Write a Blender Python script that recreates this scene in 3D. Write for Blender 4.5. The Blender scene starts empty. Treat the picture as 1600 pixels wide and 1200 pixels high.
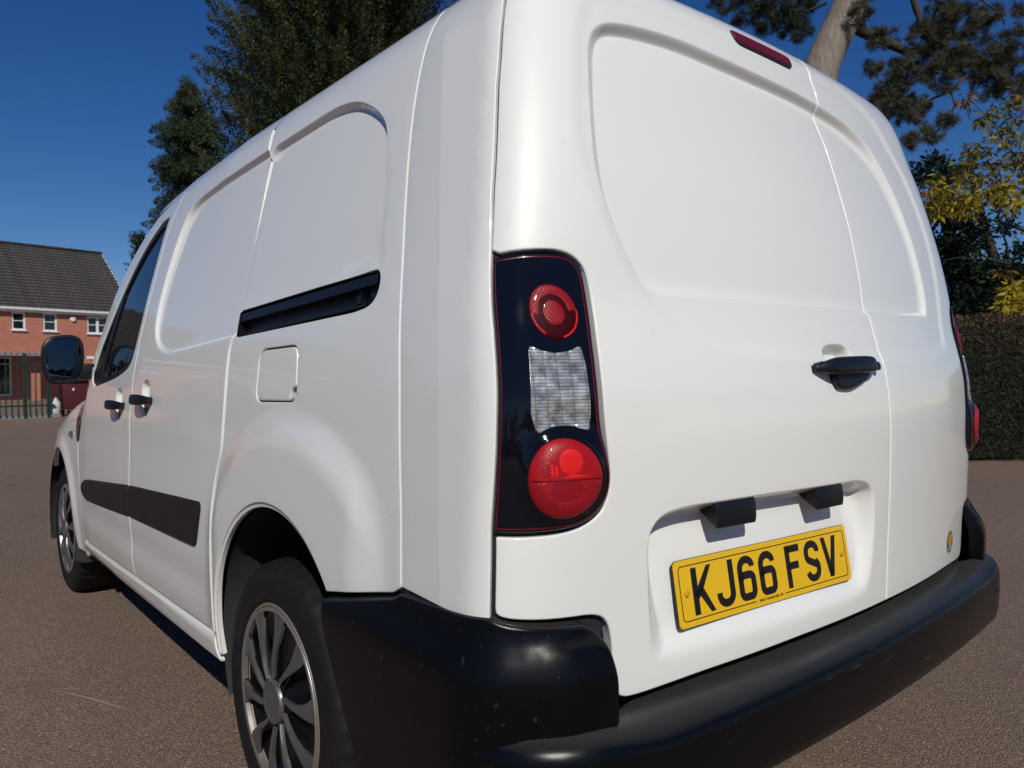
import bpy, bmesh, math, random
import numpy as np
from mathutils import Vector, Matrix, noise
from mathutils.geometry import delaunay_2d_cdt
PI = math.pi; R = math.radians
random.seed(7); rng = np.random.default_rng(7)
scene = bpy.context.scene
COL = scene.collection

# ------------------------------------------------------------------ camera, sky, sun, exposure
def cam_axes(yaw, pitch, roll):
    f = Vector((math.sin(yaw)*math.cos(pitch), math.cos(yaw)*math.cos(pitch), math.sin(pitch)))
    r = Vector((math.cos(yaw), -math.sin(yaw), 0)); u = r.cross(f)
    return r*math.cos(roll)+u*math.sin(roll), -r*math.sin(roll)+u*math.cos(roll), f
CAM = Vector((-1.582, -.7269, 1.0768))
_r, _u, _f = cam_axes(.6966, -.0119, -.0093)
cam = bpy.data.cameras.new('camera'); camo = bpy.data.objects.new('camera', cam); COL.objects.link(camo)
camo.matrix_world = Matrix(((_r.x, _u.x, -_f.x, CAM.x), (_r.y, _u.y, -_f.y, CAM.y), (_r.z, _u.z, -_f.z, CAM.z), (0, 0, 0, 1)))
cam.sensor_width = 36; cam.lens = 1172.8/1600*36; cam.clip_start = .02; cam.clip_end = 600
cam.dof.use_dof = True; cam.dof.focus_distance = 1.75; cam.dof.aperture_fstop = 9
scene.camera = camo

SUN_EL, SUN_AZ = R(38), R(-148)            # azimuth measured from +Y towards +X
sund = Vector((math.cos(SUN_EL)*math.sin(SUN_AZ), math.cos(SUN_EL)*math.cos(SUN_AZ), math.sin(SUN_EL)))
world = bpy.data.worlds.new('World'); scene.world = world; world.use_nodes = True
wn = world.node_tree; bg = wn.nodes['Background']
sky = wn.nodes.new('ShaderNodeTexSky'); sky.sky_type = 'NISHITA'; sky.sun_disc = False
sky.sun_elevation = SUN_EL; sky.sun_rotation = SUN_AZ; sky.altitude = 100; sky.air_density = 1.0; sky.dust_density = 0; sky.ozone_density = 6.0
hsv = wn.nodes.new('ShaderNodeHueSaturation'); hsv.inputs['Saturation'].default_value = 1.24; hsv.inputs['Hue'].default_value = .512; wn.links.new(sky.outputs[0], hsv.inputs['Color'])
wn.links.new(hsv.outputs[0], bg.inputs[0]); bg.inputs[1].default_value = .060
sl = bpy.data.lights.new('sun', 'SUN'); sl.energy = 3.4; sl.angle = R(.53); sl.color = (1, .965, .875)
so = bpy.data.objects.new('sun', sl); COL.objects.link(so); so.rotation_euler = sund.to_track_quat('Z', 'Y').to_euler()
scene.view_settings.view_transform = 'Standard'; scene.view_settings.look = 'None'
scene.view_settings.exposure = 0; scene.view_settings.gamma = 1
scene.render.engine = 'CYCLES'
scene.cycles.max_bounces = 8; scene.cycles.use_denoising = True

# ------------------------------------------------------------------ materials
def mat(name, col=(.8,.8,.8), rough=.5, metal=0, spec=.5, coat=0, coat_r=.03, trans=0, ior=1.5):
    m = bpy.data.materials.new(name); m.use_nodes = True
    b = m.node_tree.nodes['Principled BSDF']
    b.inputs['Base Color'].default_value = (*col, 1); b.inputs['Roughness'].default_value = rough
    b.inputs['Metallic'].default_value = metal; b.inputs['Specular IOR Level'].default_value = spec
    b.inputs['Coat Weight'].default_value = coat; b.inputs['Coat Roughness'].default_value = coat_r
    b.inputs['Transmission Weight'].default_value = trans; b.inputs['IOR'].default_value = ior
    return m
class NT:
    def __init__(s, m): s.t = m.node_tree; s.b = s.t.nodes['Principled BSDF']
    def n(s, kind, **kw):
        x = s.t.nodes.new('ShaderNode'+kind)
        for k, v in kw.items():
            if k.startswith('i_'):
                k = k[2:]; k = int(k) if k.isdigit() else k.replace('_', ' ')
                x.inputs[k].default_value = v
            else: setattr(x, k, v)
        return x
    def l(s, a, b): s.t.links.new(a, b)
    def coord(s, which='Object'): return s.n('TexCoord').outputs[which]
    def noise(s, vec, scale, detail=4, rough=.5):
        x = s.n('TexNoise'); x.inputs['Scale'].default_value = scale; x.inputs['Detail'].default_value = detail; x.inputs['Roughness'].default_value = rough
        s.l(vec, x.inputs['Vector']); return x.outputs['Fac']
    def ramp(s, fac, stops):
        x = s.n('ValToRGB'); e = x.color_ramp.elements
        while len(e) < len(stops): e.new(.5)
        for i, (p, c) in enumerate(stops): e[i].position = p; e[i].color = (*c, 1) if len(c) == 3 else c
        s.l(fac, x.inputs[0]); return x.outputs[0]
    def mix(s, fac, a, b, mode='MIX'):
        x = s.n('Mix', data_type='RGBA', blend_type=mode)
        for sock, v in ((x.inputs[0], fac), (x.inputs[6], a), (x.inputs[7], b)):
            if hasattr(v, 'node'): s.l(v, sock)
            elif isinstance(v, (int, float)): sock.default_value = v
            else: sock.default_value = (*v, 1)
        return x.outputs[2]
    def math(s, op, a, b=0, c=0):
        x = s.n('Math', operation=op)
        for sock, v in zip(x.inputs, (a, b, c)):
            if hasattr(v, 'node'): s.l(v, sock)
            else: sock.default_value = v
        return x.outputs[0]
    def bump(s, h, strength=.2, dist=.01, normal=None):
        x = s.n('Bump'); x.inputs['Strength'].default_value = strength; x.inputs['Distance'].default_value = dist
        s.l(h, x.inputs['Height'])
        if normal is not None: s.l(normal, x.inputs['Normal'])
        return x.outputs[0]
M = {}
# white van paint: gloss coat, faint road film low down, tiny specks
m = M['paint'] = mat('white_paint', (.80,.80,.79), .42, coat=1, coat_r=.035); t = NT(m)
c = t.coord(); sep = t.n('SeparateXYZ'); t.l(c, sep.inputs[0])
low = t.n('MapRange', clamp=True); low.inputs[1].default_value = .62; low.inputs[2].default_value = .18; t.l(sep.outputs[2], low.inputs[0])
film = t.math('MULTIPLY', t.math('MULTIPLY', low.outputs[0], t.noise(c, 9, 5)), .5)
col = t.mix(film, (.81,.805,.76), (.52,.47,.38))
sp = t.n('TexVoronoi', feature='F1'); sp.inputs['Scale'].default_value = 26; t.l(c, sp.inputs['Vector'])
spot = t.math('MULTIPLY', t.math('LESS_THAN', sp.outputs['Distance'], .035), t.math('GREATER_THAN', t.noise(c, 6, 2), .60))
col = t.mix(t.math('MULTIPLY', spot, .55), col, (.12,.10,.08))
t.l(col, t.b.inputs['Base Color'])
rr = t.n('MapRange'); rr.inputs[3].default_value = .36; rr.inputs[4].default_value = .5; t.l(t.noise(c, 3.5, 5), rr.inputs[0]); t.l(rr.outputs[0], t.b.inputs['Roughness'])
cr = t.n('MapRange'); cr.inputs[3].default_value = .02; cr.inputs[4].default_value = .07; t.l(t.noise(c, 5, 5), cr.inputs[0]); t.l(cr.outputs[0], t.b.inputs['Coat Roughness'])
t.l(t.bump(t.noise(c, 260, 2), .012, .002), t.b.inputs['Coat Normal'])
# black textured plastic
def plastic(name, colr, rough, grain=900, gs=.25, coat=0, pale_marks=False, spec=.35):
    m = mat(name, colr, rough, coat=coat, coat_r=.25, spec=spec); t = NT(m); c = t.coord()
    col = t.mix(t.noise(c, 7, 6), [x*.75 for x in colr], [x*1.35 for x in colr])
    sp = t.n('TexVoronoi'); sp.inputs['Scale'].default_value = 60; t.l(c, sp.inputs['Vector'])
    if pale_marks:      # fine scratches, and a paler uneven grey on upward faces
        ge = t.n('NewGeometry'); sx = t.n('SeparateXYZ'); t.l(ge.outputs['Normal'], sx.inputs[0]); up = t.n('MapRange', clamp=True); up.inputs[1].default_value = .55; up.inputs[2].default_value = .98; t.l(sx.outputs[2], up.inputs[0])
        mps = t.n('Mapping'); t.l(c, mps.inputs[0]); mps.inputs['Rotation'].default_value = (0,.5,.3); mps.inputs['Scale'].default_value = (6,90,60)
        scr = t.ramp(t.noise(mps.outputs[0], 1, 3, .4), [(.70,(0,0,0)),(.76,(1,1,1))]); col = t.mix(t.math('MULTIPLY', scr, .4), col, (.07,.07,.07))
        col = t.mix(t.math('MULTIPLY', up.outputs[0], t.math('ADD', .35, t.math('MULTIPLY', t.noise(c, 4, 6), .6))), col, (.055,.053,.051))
    pale_marks = t.math('MULTIPLY', t.math('LESS_THAN', sp.outputs['Distance'], .07), t.math('GREATER_THAN', t.noise(c, 11, 2), .56))
    col = t.mix(t.math('MULTIPLY', pale_marks, .14), col, (.28,.25,.22))
    t.l(col, t.b.inputs['Base Color'])
    rr = t.n('MapRange'); rr.inputs[3].default_value = rough-.08; rr.inputs[4].default_value = rough+.12; t.l(t.noise(c, 5, 5), rr.inputs[0]); t.l(rr.outputs[0], t.b.inputs['Roughness'])
    t.l(t.bump(t.noise(c, grain, 2), gs, .001), t.b.inputs['Normal'])
    return m
M['bumper'] = plastic('black_bumper_plastic', (.0026,.0027,.0032), .22, 1100, .14, pale_marks=True, spec=.22)
M['mould'] = plastic('dark_moulding_plastic', (.013,.0108,.0098), .5, 900, .2)
M['trim'] = plastic('black_trim', (.0065,.0072,.0095), .36, 700, .08)
M['seal'] = mat('rubber_seal', (.006,.006,.007), .6)
M['gloss'] = mat('gloss_black', (.006,.007,.010), .06, spec=.6)
M['dark'] = mat('underbody_dark', (.012,.012,.013), .8)
M['liner'] = plastic('arch_liner', (.035,.036,.038), .7, 300, .3)
m = M['tyre'] = mat('tyre_rubber', (.016,.016,.0165), .62, spec=.2); t = NT(m); c = t.coord()
t.l(t.mix(t.noise(c, 20, 5), (.006,.006,.0062), (.016,.0155,.015)), t.b.inputs['Base Color']); t.l(t.bump(t.noise(c, 400, 3), .25, .002), t.b.inputs['Normal'])
M['silver'] = mat('wheel_silver', (.135,.135,.137), .38, metal=.55, coat=.2, coat_r=.1)
M['ring'] = mat('bright_ring', (.42,.41,.40), .34, metal=.8)
M['pit'] = mat('trim_black', (.004,.004,.0045), .35, spec=.3)
M['chrome'] = mat('chrome', (.72,.72,.72), .12, metal=1)
m = M['rim'] = mat('steel_rim', (.06,.057,.055), .5, metal=.6); t = NT(m); c = t.coord()
t.l(t.mix(t.noise(c, 60, 5), (.05,.05,.05), (.10,.075,.055)), t.b.inputs['Base Color'])
M['lip'] = mat('dusty_rim_lip', (.20,.16,.115), .55, metal=.2)
M['glass'] = mat('window_glass', (.006,.008,.010), .015, spec=.75)
M['mirror'] = mat('mirror_glass', (.30,.33,.36), .01, metal=1)
# lamp lenses
M['smoke'] = mat('smoked_lens', (.0042,.0046,.0075), .06, spec=.22, coat=.25, coat_r=.02)
def lens(name, colr, pat, strength, scale, rough=.12):
    m = mat(name, colr, rough, spec=.25, coat=.3, coat_r=.03); t = NT(m); u = t.coord('UV')
    v = t.n('TexVoronoi', feature='F1'); v.inputs['Scale'].default_value = scale; v.inputs['Randomness'].default_value = pat
    mp = t.n('Mapping'); t.l(u, mp.inputs[0]); mp.inputs['Rotation'].default_value = (0, 0, .6); t.l(mp.outputs[0], v.inputs['Vector'])
    col = t.mix(t.ramp(v.outputs['Distance'], [(0, (1,1,1)), (.7, (0,0,0))]), [x*.68 for x in colr], [min(1, x*1.4+.004) for x in colr])
    t.l(col, t.b.inputs['Base Color']); t.l(t.bump(v.outputs['Distance'], strength, .002), t.b.inputs['Normal']); return m
M['red'] = lens('red_lens', (.36,.004,.009), 0, .2, 300, .40)
M['redhot'] = lens('red_lens_bright', (.75,.012,.014), 0, .25, 300, .40)
M['reddot'] = lens('red_lens_dotted', (.27,.004,.010), 0, .4, 260, .40)
M['redark'] = mat('red_lens_dark', (.045,.0015,.004), .5, spec=.08)
M['redcore'] = mat('red_lens_core', (.25,.006,.014), .3, spec=.25, coat=.3, coat_r=.03)
M['redline'] = mat('red_line', (.13,.005,.014), .25, coat=.3)
m = M['brake'] = lens('brake_red', (.13,.0025,.008), 0, .35, 260, .35)
m = M['clear'] = mat('clear_lens', (.55,.56,.57), .14, metal=.45, coat=.6, coat_r=.02); t = NT(m); u = t.coord('UV')
br = t.n('TexBrick'); t.l(u, br.inputs['Vector']); br.offset = 0; br.inputs['Scale'].default_value = 1; br.inputs['Brick Width'].default_value = .0185; br.inputs['Row Height'].default_value = .0050; br.inputs['Mortar Size'].default_value = .0009; br.inputs['Mortar Smooth'].default_value = 1
br.inputs['Color1'].default_value = (1,1,1,1); br.inputs['Color2'].default_value = (.62,.62,.62,1); br.inputs['Mortar'].default_value = (.30,.30,.30,1)
hh = t.math('ADD', t.math('MULTIPLY', br.outputs['Fac'], -1), t.math('MULTIPLY', t.noise(u, 45, 1), .9))
t.l(t.bump(hh, .5, .004), t.b.inputs['Normal'])
t.l(t.mix(t.math('MULTIPLY', br.outputs['Color'], t.ramp(t.noise(u, 48, 3), [(.34,(.22,.22,.22)),(.66,(1,1,1))])), (.08,.078,.075), (.88,.86,.82)), t.b.inputs['Base Color'])
M['plate'] = mat('yellow_plate', (.78,.465,.010), .22, coat=.6, coat_r=.05)
M['ink'] = mat('plate_black', (.007,.007,.009), .32)
M['screw'] = mat('yellow_screw', (.62,.33,.02), .3)
M['stk_w'] = mat('sticker_silver', (.45,.46,.46), .3, metal=.4)
M['stk_o'] = mat('sticker_orange', (.50,.22,.035), .35)
M['stk_k'] = mat('sticker_dark', (.04,.045,.05), .35)

# ------------------------------------------------------------------ object helpers
def link(name, me, parent=None, material=None):
    o = bpy.data.objects.new(name, me); COL.objects.link(o)
    if parent is not None: o.parent = parent
    if material is not None and me is not None and not me.materials: me.materials.append(material)
    return o
def empty(name, loc=(0,0,0), rz=0):
    o = bpy.data.objects.new(name, None); COL.objects.link(o); o.location = loc; o.rotation_euler = (0,0,rz); o.empty_display_size = .1; return o
def tag(o, label, cat, group=None):
    o['label'] = label; o['category'] = cat
    if group: o['group'] = group
    return o
def struct(o, kind='structure'): o['kind'] = kind; return o
def mesh(name, V, F, parent=None, material=None, smooth=False, sharp=None):
    me = bpy.data.meshes.new(name); me.from_pydata([tuple(v) for v in V], [], [tuple(f) for f in F]); me.update()
    if smooth:
        me.polygons.foreach_set('use_smooth', [True]*len(me.polygons))
        if sharp: me.set_sharp_from_angle(angle=R(sharp))
    return link(name, me, parent, material)
def bm_obj(name, bm, parent=None, material=None, smooth=None):
    me = bpy.data.meshes.new(name); bm.normal_update(); bm.to_mesh(me); bm.free()
    if smooth is not None:
        me.polygons.foreach_set('use_smooth', [True]*len(me.polygons)); me.set_sharp_from_angle(angle=R(smooth))
    return link(name, me, parent, material)
def box(bm, c, s, rot=None):
    mtx = Matrix.Translation(c) @ (rot.to_4x4() if rot else Matrix.Identity(4)) @ Matrix.Diagonal((*s, 1))
    return bmesh.ops.create_cube(bm, size=1, matrix=mtx)['verts']
def bevel(bm, w, seg=2):
    bmesh.ops.bevel(bm, geom=[e for e in bm.edges], offset=w, segments=seg, affect='EDGES', profile=.5)
def box_obj(name, c, s, parent=None, material=None, bev=0, rot=None):
    bm = bmesh.new(); box(bm, c, s, rot)
    if bev: bevel(bm, bev); 
    return bm_obj(name, bm, parent, material, 35 if bev else None)
def tube(pts, rad, n=8, caps=True):
    """tapered tube: returns V,F"""
    V, F = [], []; pts = [Vector(p) for p in pts]; k = len(pts)
    up = Vector((0,0,1)); prev = None
    for i, p in enumerate(pts):
        d = (pts[min(i+1,k-1)]-pts[max(i-1,0)]).normalized()
        a = d.cross(prev if prev else (up if abs(d.z) < .9 else Vector((1,0,0))))
        if a.length < 1e-5: a = d.orthogonal()
        a.normalize(); b = d.cross(a); prev = b.cross(d).cross(d) if False else None
        r = rad[i] if hasattr(rad, '__len__') else rad
        for j in range(n):
            an = 2*PI*j/n; V.append(p+(a*math.cos(an)+b*math.sin(an))*r)
    for i in range(k-1):
        for j in range(n): F.append((i*n+j, i*n+(j+1)%n, (i+1)*n+(j+1)%n, (i+1)*n+j))
    if caps: F.append(tuple(range(n-1,-1,-1))); F.append(tuple(range((k-1)*n, k*n)))
    return V, F
def grid_mesh(name, P, parent=None, material=None, closed_u=False, flip=False, normals=None, smooth=True):
    """P: array (nu,nv,3)"""
    nu, nv = P.shape[:2]; V = P.reshape(-1,3); F = []
    for i in range(nu if closed_u else nu-1):
        for j in range(nv-1):
            q = (i*nv+j, ((i+1)%nu)*nv+j, ((i+1)%nu)*nv+j+1, i*nv+j+1); F.append(q[::-1] if flip else q)
    return mesh(name, V, F, parent, material, smooth, 50 if smooth else None)

# ------------------------------------------------------------------ body surface (metres; x right, y forward, z up; tail at y = 0)
def pchip(xs,ys):
    xs=np.array(xs,float);ys=np.array(ys,float);h=np.diff(xs);d=np.diff(ys)/h
    m=np.zeros_like(ys);m[0]=d[0];m[-1]=d[-1]
    for i in range(1,len(xs)-1):
        if d[i-1]*d[i]>0:
            w1=2*h[i]+h[i-1];w2=h[i]+2*h[i-1];m[i]=(w1+w2)/(w1/d[i-1]+w2/d[i])
    def f(x):
        x=np.asarray(x,float);i=np.clip(np.searchsorted(xs,x)-1,0,len(h)-1)
        t=(x-xs[i])/h[i];lo=x<xs[0];hi=x>xs[-1]
        t2=np.clip(t,0,1)
        r=(2*t2**3-3*t2**2+1)*ys[i]+(t2**3-2*t2**2+t2)*h[i]*m[i]+(-2*t2**3+3*t2**2)*ys[i+1]+(t2**3-t2**2)*h[i]*m[i+1]
        r=np.where(lo,ys[0]+m[0]*(x-xs[0]),r);return np.where(hi,ys[-1]+m[-1]*(x-xs[-1]),r)
    return f
def Kz(z): return np.interp(z,[1.0,1.6],[.129,.095])
# body half-width over height, rear offset over height
Wz=pchip([.16,.22,.30,.36,.44,.55,.68,.83,.92,1.0,1.10,1.2,1.3,1.4,1.5,1.6,1.68,1.74,1.79,1.83,1.86,1.88],
         [.855,.876,.890,.899,.908,.912,.913,.909,.905,.900,.891,.877,.859,.840,.819,.795,.772,.750,.722,.685,.62,.50])
Yz=pchip([.40,.57,.70,.83,.95,1.036,1.09,1.14,1.2,1.3,1.4,1.5,1.6,1.68,1.75,1.80,1.835,1.865],
         [.012,.008,.004,-.001,-.003,.002,.011,.023,.038,.053,.073,.098,.126,.150,.168,.190,.222,.29])
def front_taper(y):
    return np.interp(y,[2.4,3.0,3.4,3.7,3.95],[0,.004,.018,.05,.11])
XR=.17; YE=.125   # corner extents
def corner(t,w,yr,K):
    # from rear (t=0) to side (t=1)
    x0=w-XR; y0=yr+K*x0*x0; sl=2*K*x0
    p=[(x0,y0),(x0+.105,y0+.105*sl),(w,y0+YE-.075),(w,y0+YE)]
    b=[(1-t)**3,3*t*(1-t)**2,3*t*t*(1-t),t**3]
    return sum(b[i]*p[i][0] for i in range(4)),sum(b[i]*p[i][1] for i in range(4))
LC=.225
def rear_pt(s,z):
    """chart around the tail: s=x on the rear face, |s| beyond xr runs round the corner, then along the side"""
    s=np.asarray(s,float);z=np.asarray(z,float)
    w=Wz(z);yr=Yz(z);K=Kz(z);a=np.abs(s);xr=w-XR
    t=np.clip((a-xr)/LC,0,1)
    cx,cy=corner(t,w,yr,K)
    x=np.where(a<=xr,a,cx);y=np.where(a<=xr,yr+K*a*a,cy)
    y=y+np.maximum(0,a-xr-LC)
    return np.stack([np.sign(s)*x,y,z],-1)
_T=np.linspace(0,1,80)
def side_x(y,z):
    """half-width at (y,z) incl. the rear corner"""
    y=np.asarray(y,float);z=np.asarray(z,float)
    w=Wz(z);yr=Yz(z);K=Kz(z);x0=w-XR;y0=yr+K*x0*x0
    # invert corner in t by bisection
    lo=np.zeros(np.broadcast(y,z).shape);hi=lo+1
    for _ in range(26):
        m=(lo+hi)/2;cy=corner(m,w,yr,K)[1];up=cy<y;lo=np.where(up,m,lo);hi=np.where(up,hi,m)
    cx=corner((lo+hi)/2,w,yr,K)[0]
    return np.where(y>=y0+YE,w,cx)-front_taper(y)
def sstep(a,b,x):
    t=np.clip((x-a)/(b-a),0,1);return t*t*(3-2*t)
def drop(y): return np.interp(y,[1.6,2.1,2.4,2.7,3.0,3.4],[0,.019,.04,.068,.108,.17])
def side_pt(y,z,sgn=-1):
    return np.stack([sgn*side_x(y,z),y+0*z,z-drop(y)*sstep(1.1,1.75,z)+0*y],-1)

# ------------------------------------------------------------------ panel mesher
def curve(pts, r=.02, n=6, closed=True):
    """polyline with every corner eased by a quadratic; pts (u,v[,r])"""
    out = []; k = len(pts)
    for i, p in enumerate(pts):
        rr = p[2] if len(p) > 2 else r; c = np.array(p[:2], float)
        if not closed and i in (0, k-1): out.append(c); continue
        a = np.array(pts[i-1][:2], float); b = np.array(pts[(i+1)%k][:2], float)
        la, lb = np.linalg.norm(a-c), np.linalg.norm(b-c)
        if rr <= 0 or la < 1e-6 or lb < 1e-6: out.append(c); continue
        t0 = c+(a-c)/la*min(rr, la*.499); t1 = c+(b-c)/lb*min(rr, lb*.499)
        for q in np.linspace(0, 1, n): out.append((1-q)**2*t0+2*q*(1-q)*c+q*q*t1)
    return np.array(out)
def resample(P, h, closed=True):
    P = np.asarray(P, float); Q = np.vstack([P, P[:1]]) if closed else P
    d = np.r_[0, np.cumsum(np.linalg.norm(np.diff(Q, axis=0), axis=1))]
    keep = np.r_[True, np.diff(d) > 1e-9]; Q = Q[keep]; d = d[keep]
    n = max(8, int(round(d[-1]/h))); s = np.linspace(0, d[-1], n+1)
    # keep true corners: move nearest sample onto sharp turning points
    R_ = np.stack([np.interp(s, d, Q[:,0]), np.interp(s, d, Q[:,1])], 1)
    T = np.diff(Q, axis=0); T /= np.linalg.norm(T, axis=1)[:,None]
    for i in range(1, len(Q)-1):
        if T[i-1] @ T[i] < .8: R_[np.argmin(np.abs(s-d[i]))] = Q[i]
    return R_[:-1] if closed else R_
def area(P): x, y = P[:,0], P[:,1]; return .5*np.sum(x*np.roll(y,-1)-np.roll(x,-1)*y)
def ccw(P): return P if area(P) > 0 else P[::-1]
def inset(P, d):
    """move a ccw loop inwards by d"""
    a = np.roll(P,1,0); b = np.roll(P,-1,0); e1 = P-a; e2 = b-P
    e1 /= np.linalg.norm(e1,axis=1)[:,None]+1e-12; e2 /= np.linalg.norm(e2,axis=1)[:,None]+1e-12
    n1 = np.stack([-e1[:,1], e1[:,0]],1); n2 = np.stack([-e2[:,1], e2[:,0]],1); n = n1+n2
    n /= np.maximum(.35, np.sum(n*n1,1))[:,None]
    return P+n*d
def segdist(pts, P, closed=True):
    A = P; B = np.roll(P,-1,0)
    if not closed: A, B = A[:-1], B[:-1]
    out = np.full(len(pts), 1e9)
    for i in range(0, len(pts), 4000):
        q = pts[i:i+4000,None]; d = B-A; t = np.clip(np.sum((q-A)*d,-1)/(np.sum(d*d,-1)+1e-15), 0, 1)
        out[i:i+4000] = np.sqrt(np.min(np.sum((q-(A+t[...,None]*d))**2,-1), 1))
    return out
def inside(pts, P):
    x, y = pts[:,0], pts[:,1]; r = np.zeros(len(pts), bool); B = np.roll(P,-1,0)
    for (x1,y1), (x2,y2) in zip(P, B):
        if y1 == y2: continue
        r ^= ((y1 > y) != (y2 > y)) & (x < (x2-x1)*(y-y1)/(y2-y1)+x1)
    return r
def sdist(pts, P): d = segdist(pts, P); return np.where(inside(pts, P), -d, d)
class Feat:
    """a step bounded by a loop: inside it the surface moves by depth over a wall of the given width"""
    def __init__(s, P, width, depth, h=.007, soft=None):
        s.P = ccw(resample(P, h)); s.w = width; s.depth = depth
    def __call__(s, uv):
        lo = s.P.min(0)-.01; hi = s.P.max(0)+.01
        m = np.all((uv > lo) & (uv < hi), 1); out = np.zeros(len(uv))
        if m.any():
            q = uv[m]; sd = sdist(q, s.P); dep = s.depth(q[:,0], q[:,1]) if callable(s.depth) else s.depth
            w = s.w(q[:,0], q[:,1]) if callable(s.w) else s.w
            out[m] = dep*sstep(0, 1, -sd/w)
        return out
    def loops(s):
        w = s.w(s.P[:,0], s.P[:,1])[:,None] if callable(s.w) else s.w
        return [inset(s.P, w*k) for k in (0, .2, .4, .6, .8, 1.0)]
def panel(name, chart, outline, parent, material, holes=(), disp=None, feats=(), h=.03, he=.012, gap=.0, er=.003, flange=.02, extra=None, off=0., uvo=(0,0), hole_flange=None):  # hole_flange: depth of the returns round openings
    loops = [ccw(resample(outline, he))]+[ccw(resample(q, he))[::-1] for q in holes]
    if gap: loops = [inset(P, gap) for P in loops]
    verts, edges = [], []
    def add_loop(P, con=True):
        b = len(verts); verts.extend(map(tuple, P))
        if con: edges.extend((b+i, b+(i+1) % len(P)) for i in range(len(P)))
    rings = [0, .12, .4, 1.0] if er else [0]
    for P in loops:
        for k in rings: add_loop(inset(P, er*k) if k else P)
    lo, hi = loops[0].min(0), loops[0].max(0)
    def ok(p, marg):
        r = inside(p, loops[0])
        for P in loops[1:]: r &= ~inside(p, P)
        for P in loops: r &= segdist(p, P) > marg
        return r
    cand = []
    for f in feats:
        for L in f.loops():
            p = L[ok(L, er+.004)]
            cand.append(p)
    gx = np.arange(lo[0], hi[0], h); gy = np.arange(lo[1], hi[1], h*.87)
    G = np.stack(np.meshgrid(gx, gy, indexing='ij'), -1); G[:,1::2,0] += h/2; G = G.reshape(-1,2)
    if len(G):
        k = ok(G, h*.55)
        for f in feats:
            L = f.loops(); k &= (segdist(G, L[0]) > h*.35) & (segdist(G, L[-1]) > h*.35)
        cand.append(G[k])
    if extra is not None:
        X = np.asarray(extra); cand.append(X[ok(X, er+.003)])
    for p in cand: verts.extend(map(tuple, p))
    r = delaunay_2d_cdt([Vector(v) for v in verts], edges, [], 0, 1e-5)
    UV = np.array([tuple(v) for v in r[0]]); T = np.array([tuple(f) for f in r[2]])
    cen = UV[T].mean(1); k = inside(cen, loops[0])
    for P in loops[1:]: k &= ~inside(cen, P)
    T = T[k]
    def edgefun(uv):
        if not er: return 0
        d = np.full(len(uv), 1e9)
        for P in loops: d = np.minimum(d, segdist(uv, P))
        x = np.clip(d, .02*er, er); return er-np.sqrt(np.maximum(er*er-(er-x)**2, 0))
    def basen(uv, e=4e-4):
        u, v = uv[:,0], uv[:,1]
        n = np.cross(chart(u+e,v)-chart(u-e,v), chart(u,v+e)-chart(u,v-e)); n /= np.linalg.norm(n,axis=1)[:,None]+1e-12; return n
    c0 = chart(UV[:,0], UV[:,1]); nb = basen(UV)
    # outward = away from the van's middle
    ref = c0-np.array([0, 1.9, .85]); sg = np.sign(np.mean(np.sum(nb*ref,1))) or 1
    def Fn(uv):
        n = basen(uv)*sg; d = off-edgefun(uv)
        if disp is not None: d = d+disp(uv)
        for f in feats: d = d+f(uv)
        return chart(uv[:,0], uv[:,1])+n*np.reshape(d, (-1,1))
    pos = Fn(UV); e = 3.5e-4; E1 = np.array([e,0]); E2 = np.array([0,e])
    nn = np.cross(Fn(UV+E1)-Fn(UV-E1), Fn(UV+E2)-Fn(UV-E2))*sg; nn /= np.linalg.norm(nn,axis=1)[:,None]+1e-12
    V = list(map(tuple, pos)); Nn = list(map(tuple, nn)); F = []
    flip = sg < 0
    a = UV[T]; ar = (a[:,1,0]-a[:,0,0])*(a[:,2,1]-a[:,0,1])-(a[:,2,0]-a[:,0,0])*(a[:,1,1]-a[:,0,1])
    for q, s_ in zip(T, ar):
        F.append(tuple(q) if (s_ > 0) != flip else tuple(q[::-1]))
    uvs = list(map(tuple, UV-np.array(uvo)))
    if flange:
        for li, P in enumerate(loops):
            fl = flange if li == 0 or hole_flange is None else hole_flange
            if not fl: continue
            top = Fn(P); n = basen(P)*sg; bot = top-n*fl; o = inset(P, -1e-3)
            sidev = chart(o[:,0],o[:,1])-chart(P[:,0],P[:,1]); sidev /= np.linalg.norm(sidev,axis=1)[:,None]+1e-12
            b = len(V); k = len(P); V.extend(map(tuple, top)); V.extend(map(tuple, bot)); Nn.extend(map(tuple, sidev)); Nn.extend(map(tuple, sidev)); uvs.extend(map(tuple, np.vstack([P,P])))
            for i in range(k):
                j = (i+1) % k; q = (b+i, b+k+i, b+k+j, b+j); F.append(q if not flip else q[::-1])
    me = bpy.data.meshes.new(name); me.from_pydata(V, [], F); me.update()
    me.polygons.foreach_set('use_smooth', [True]*len(me.polygons))
    ul = me.uv_layers.new(name='UVMap'); li = np.empty(len(me.loops), int); me.loops.foreach_get('vertex_index', li)
    ul.data.foreach_set('uv', np.array(uvs)[li].ravel())
    me.normals_split_custom_set_from_vertices(Nn)
    return link(name, me, parent, material)
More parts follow.
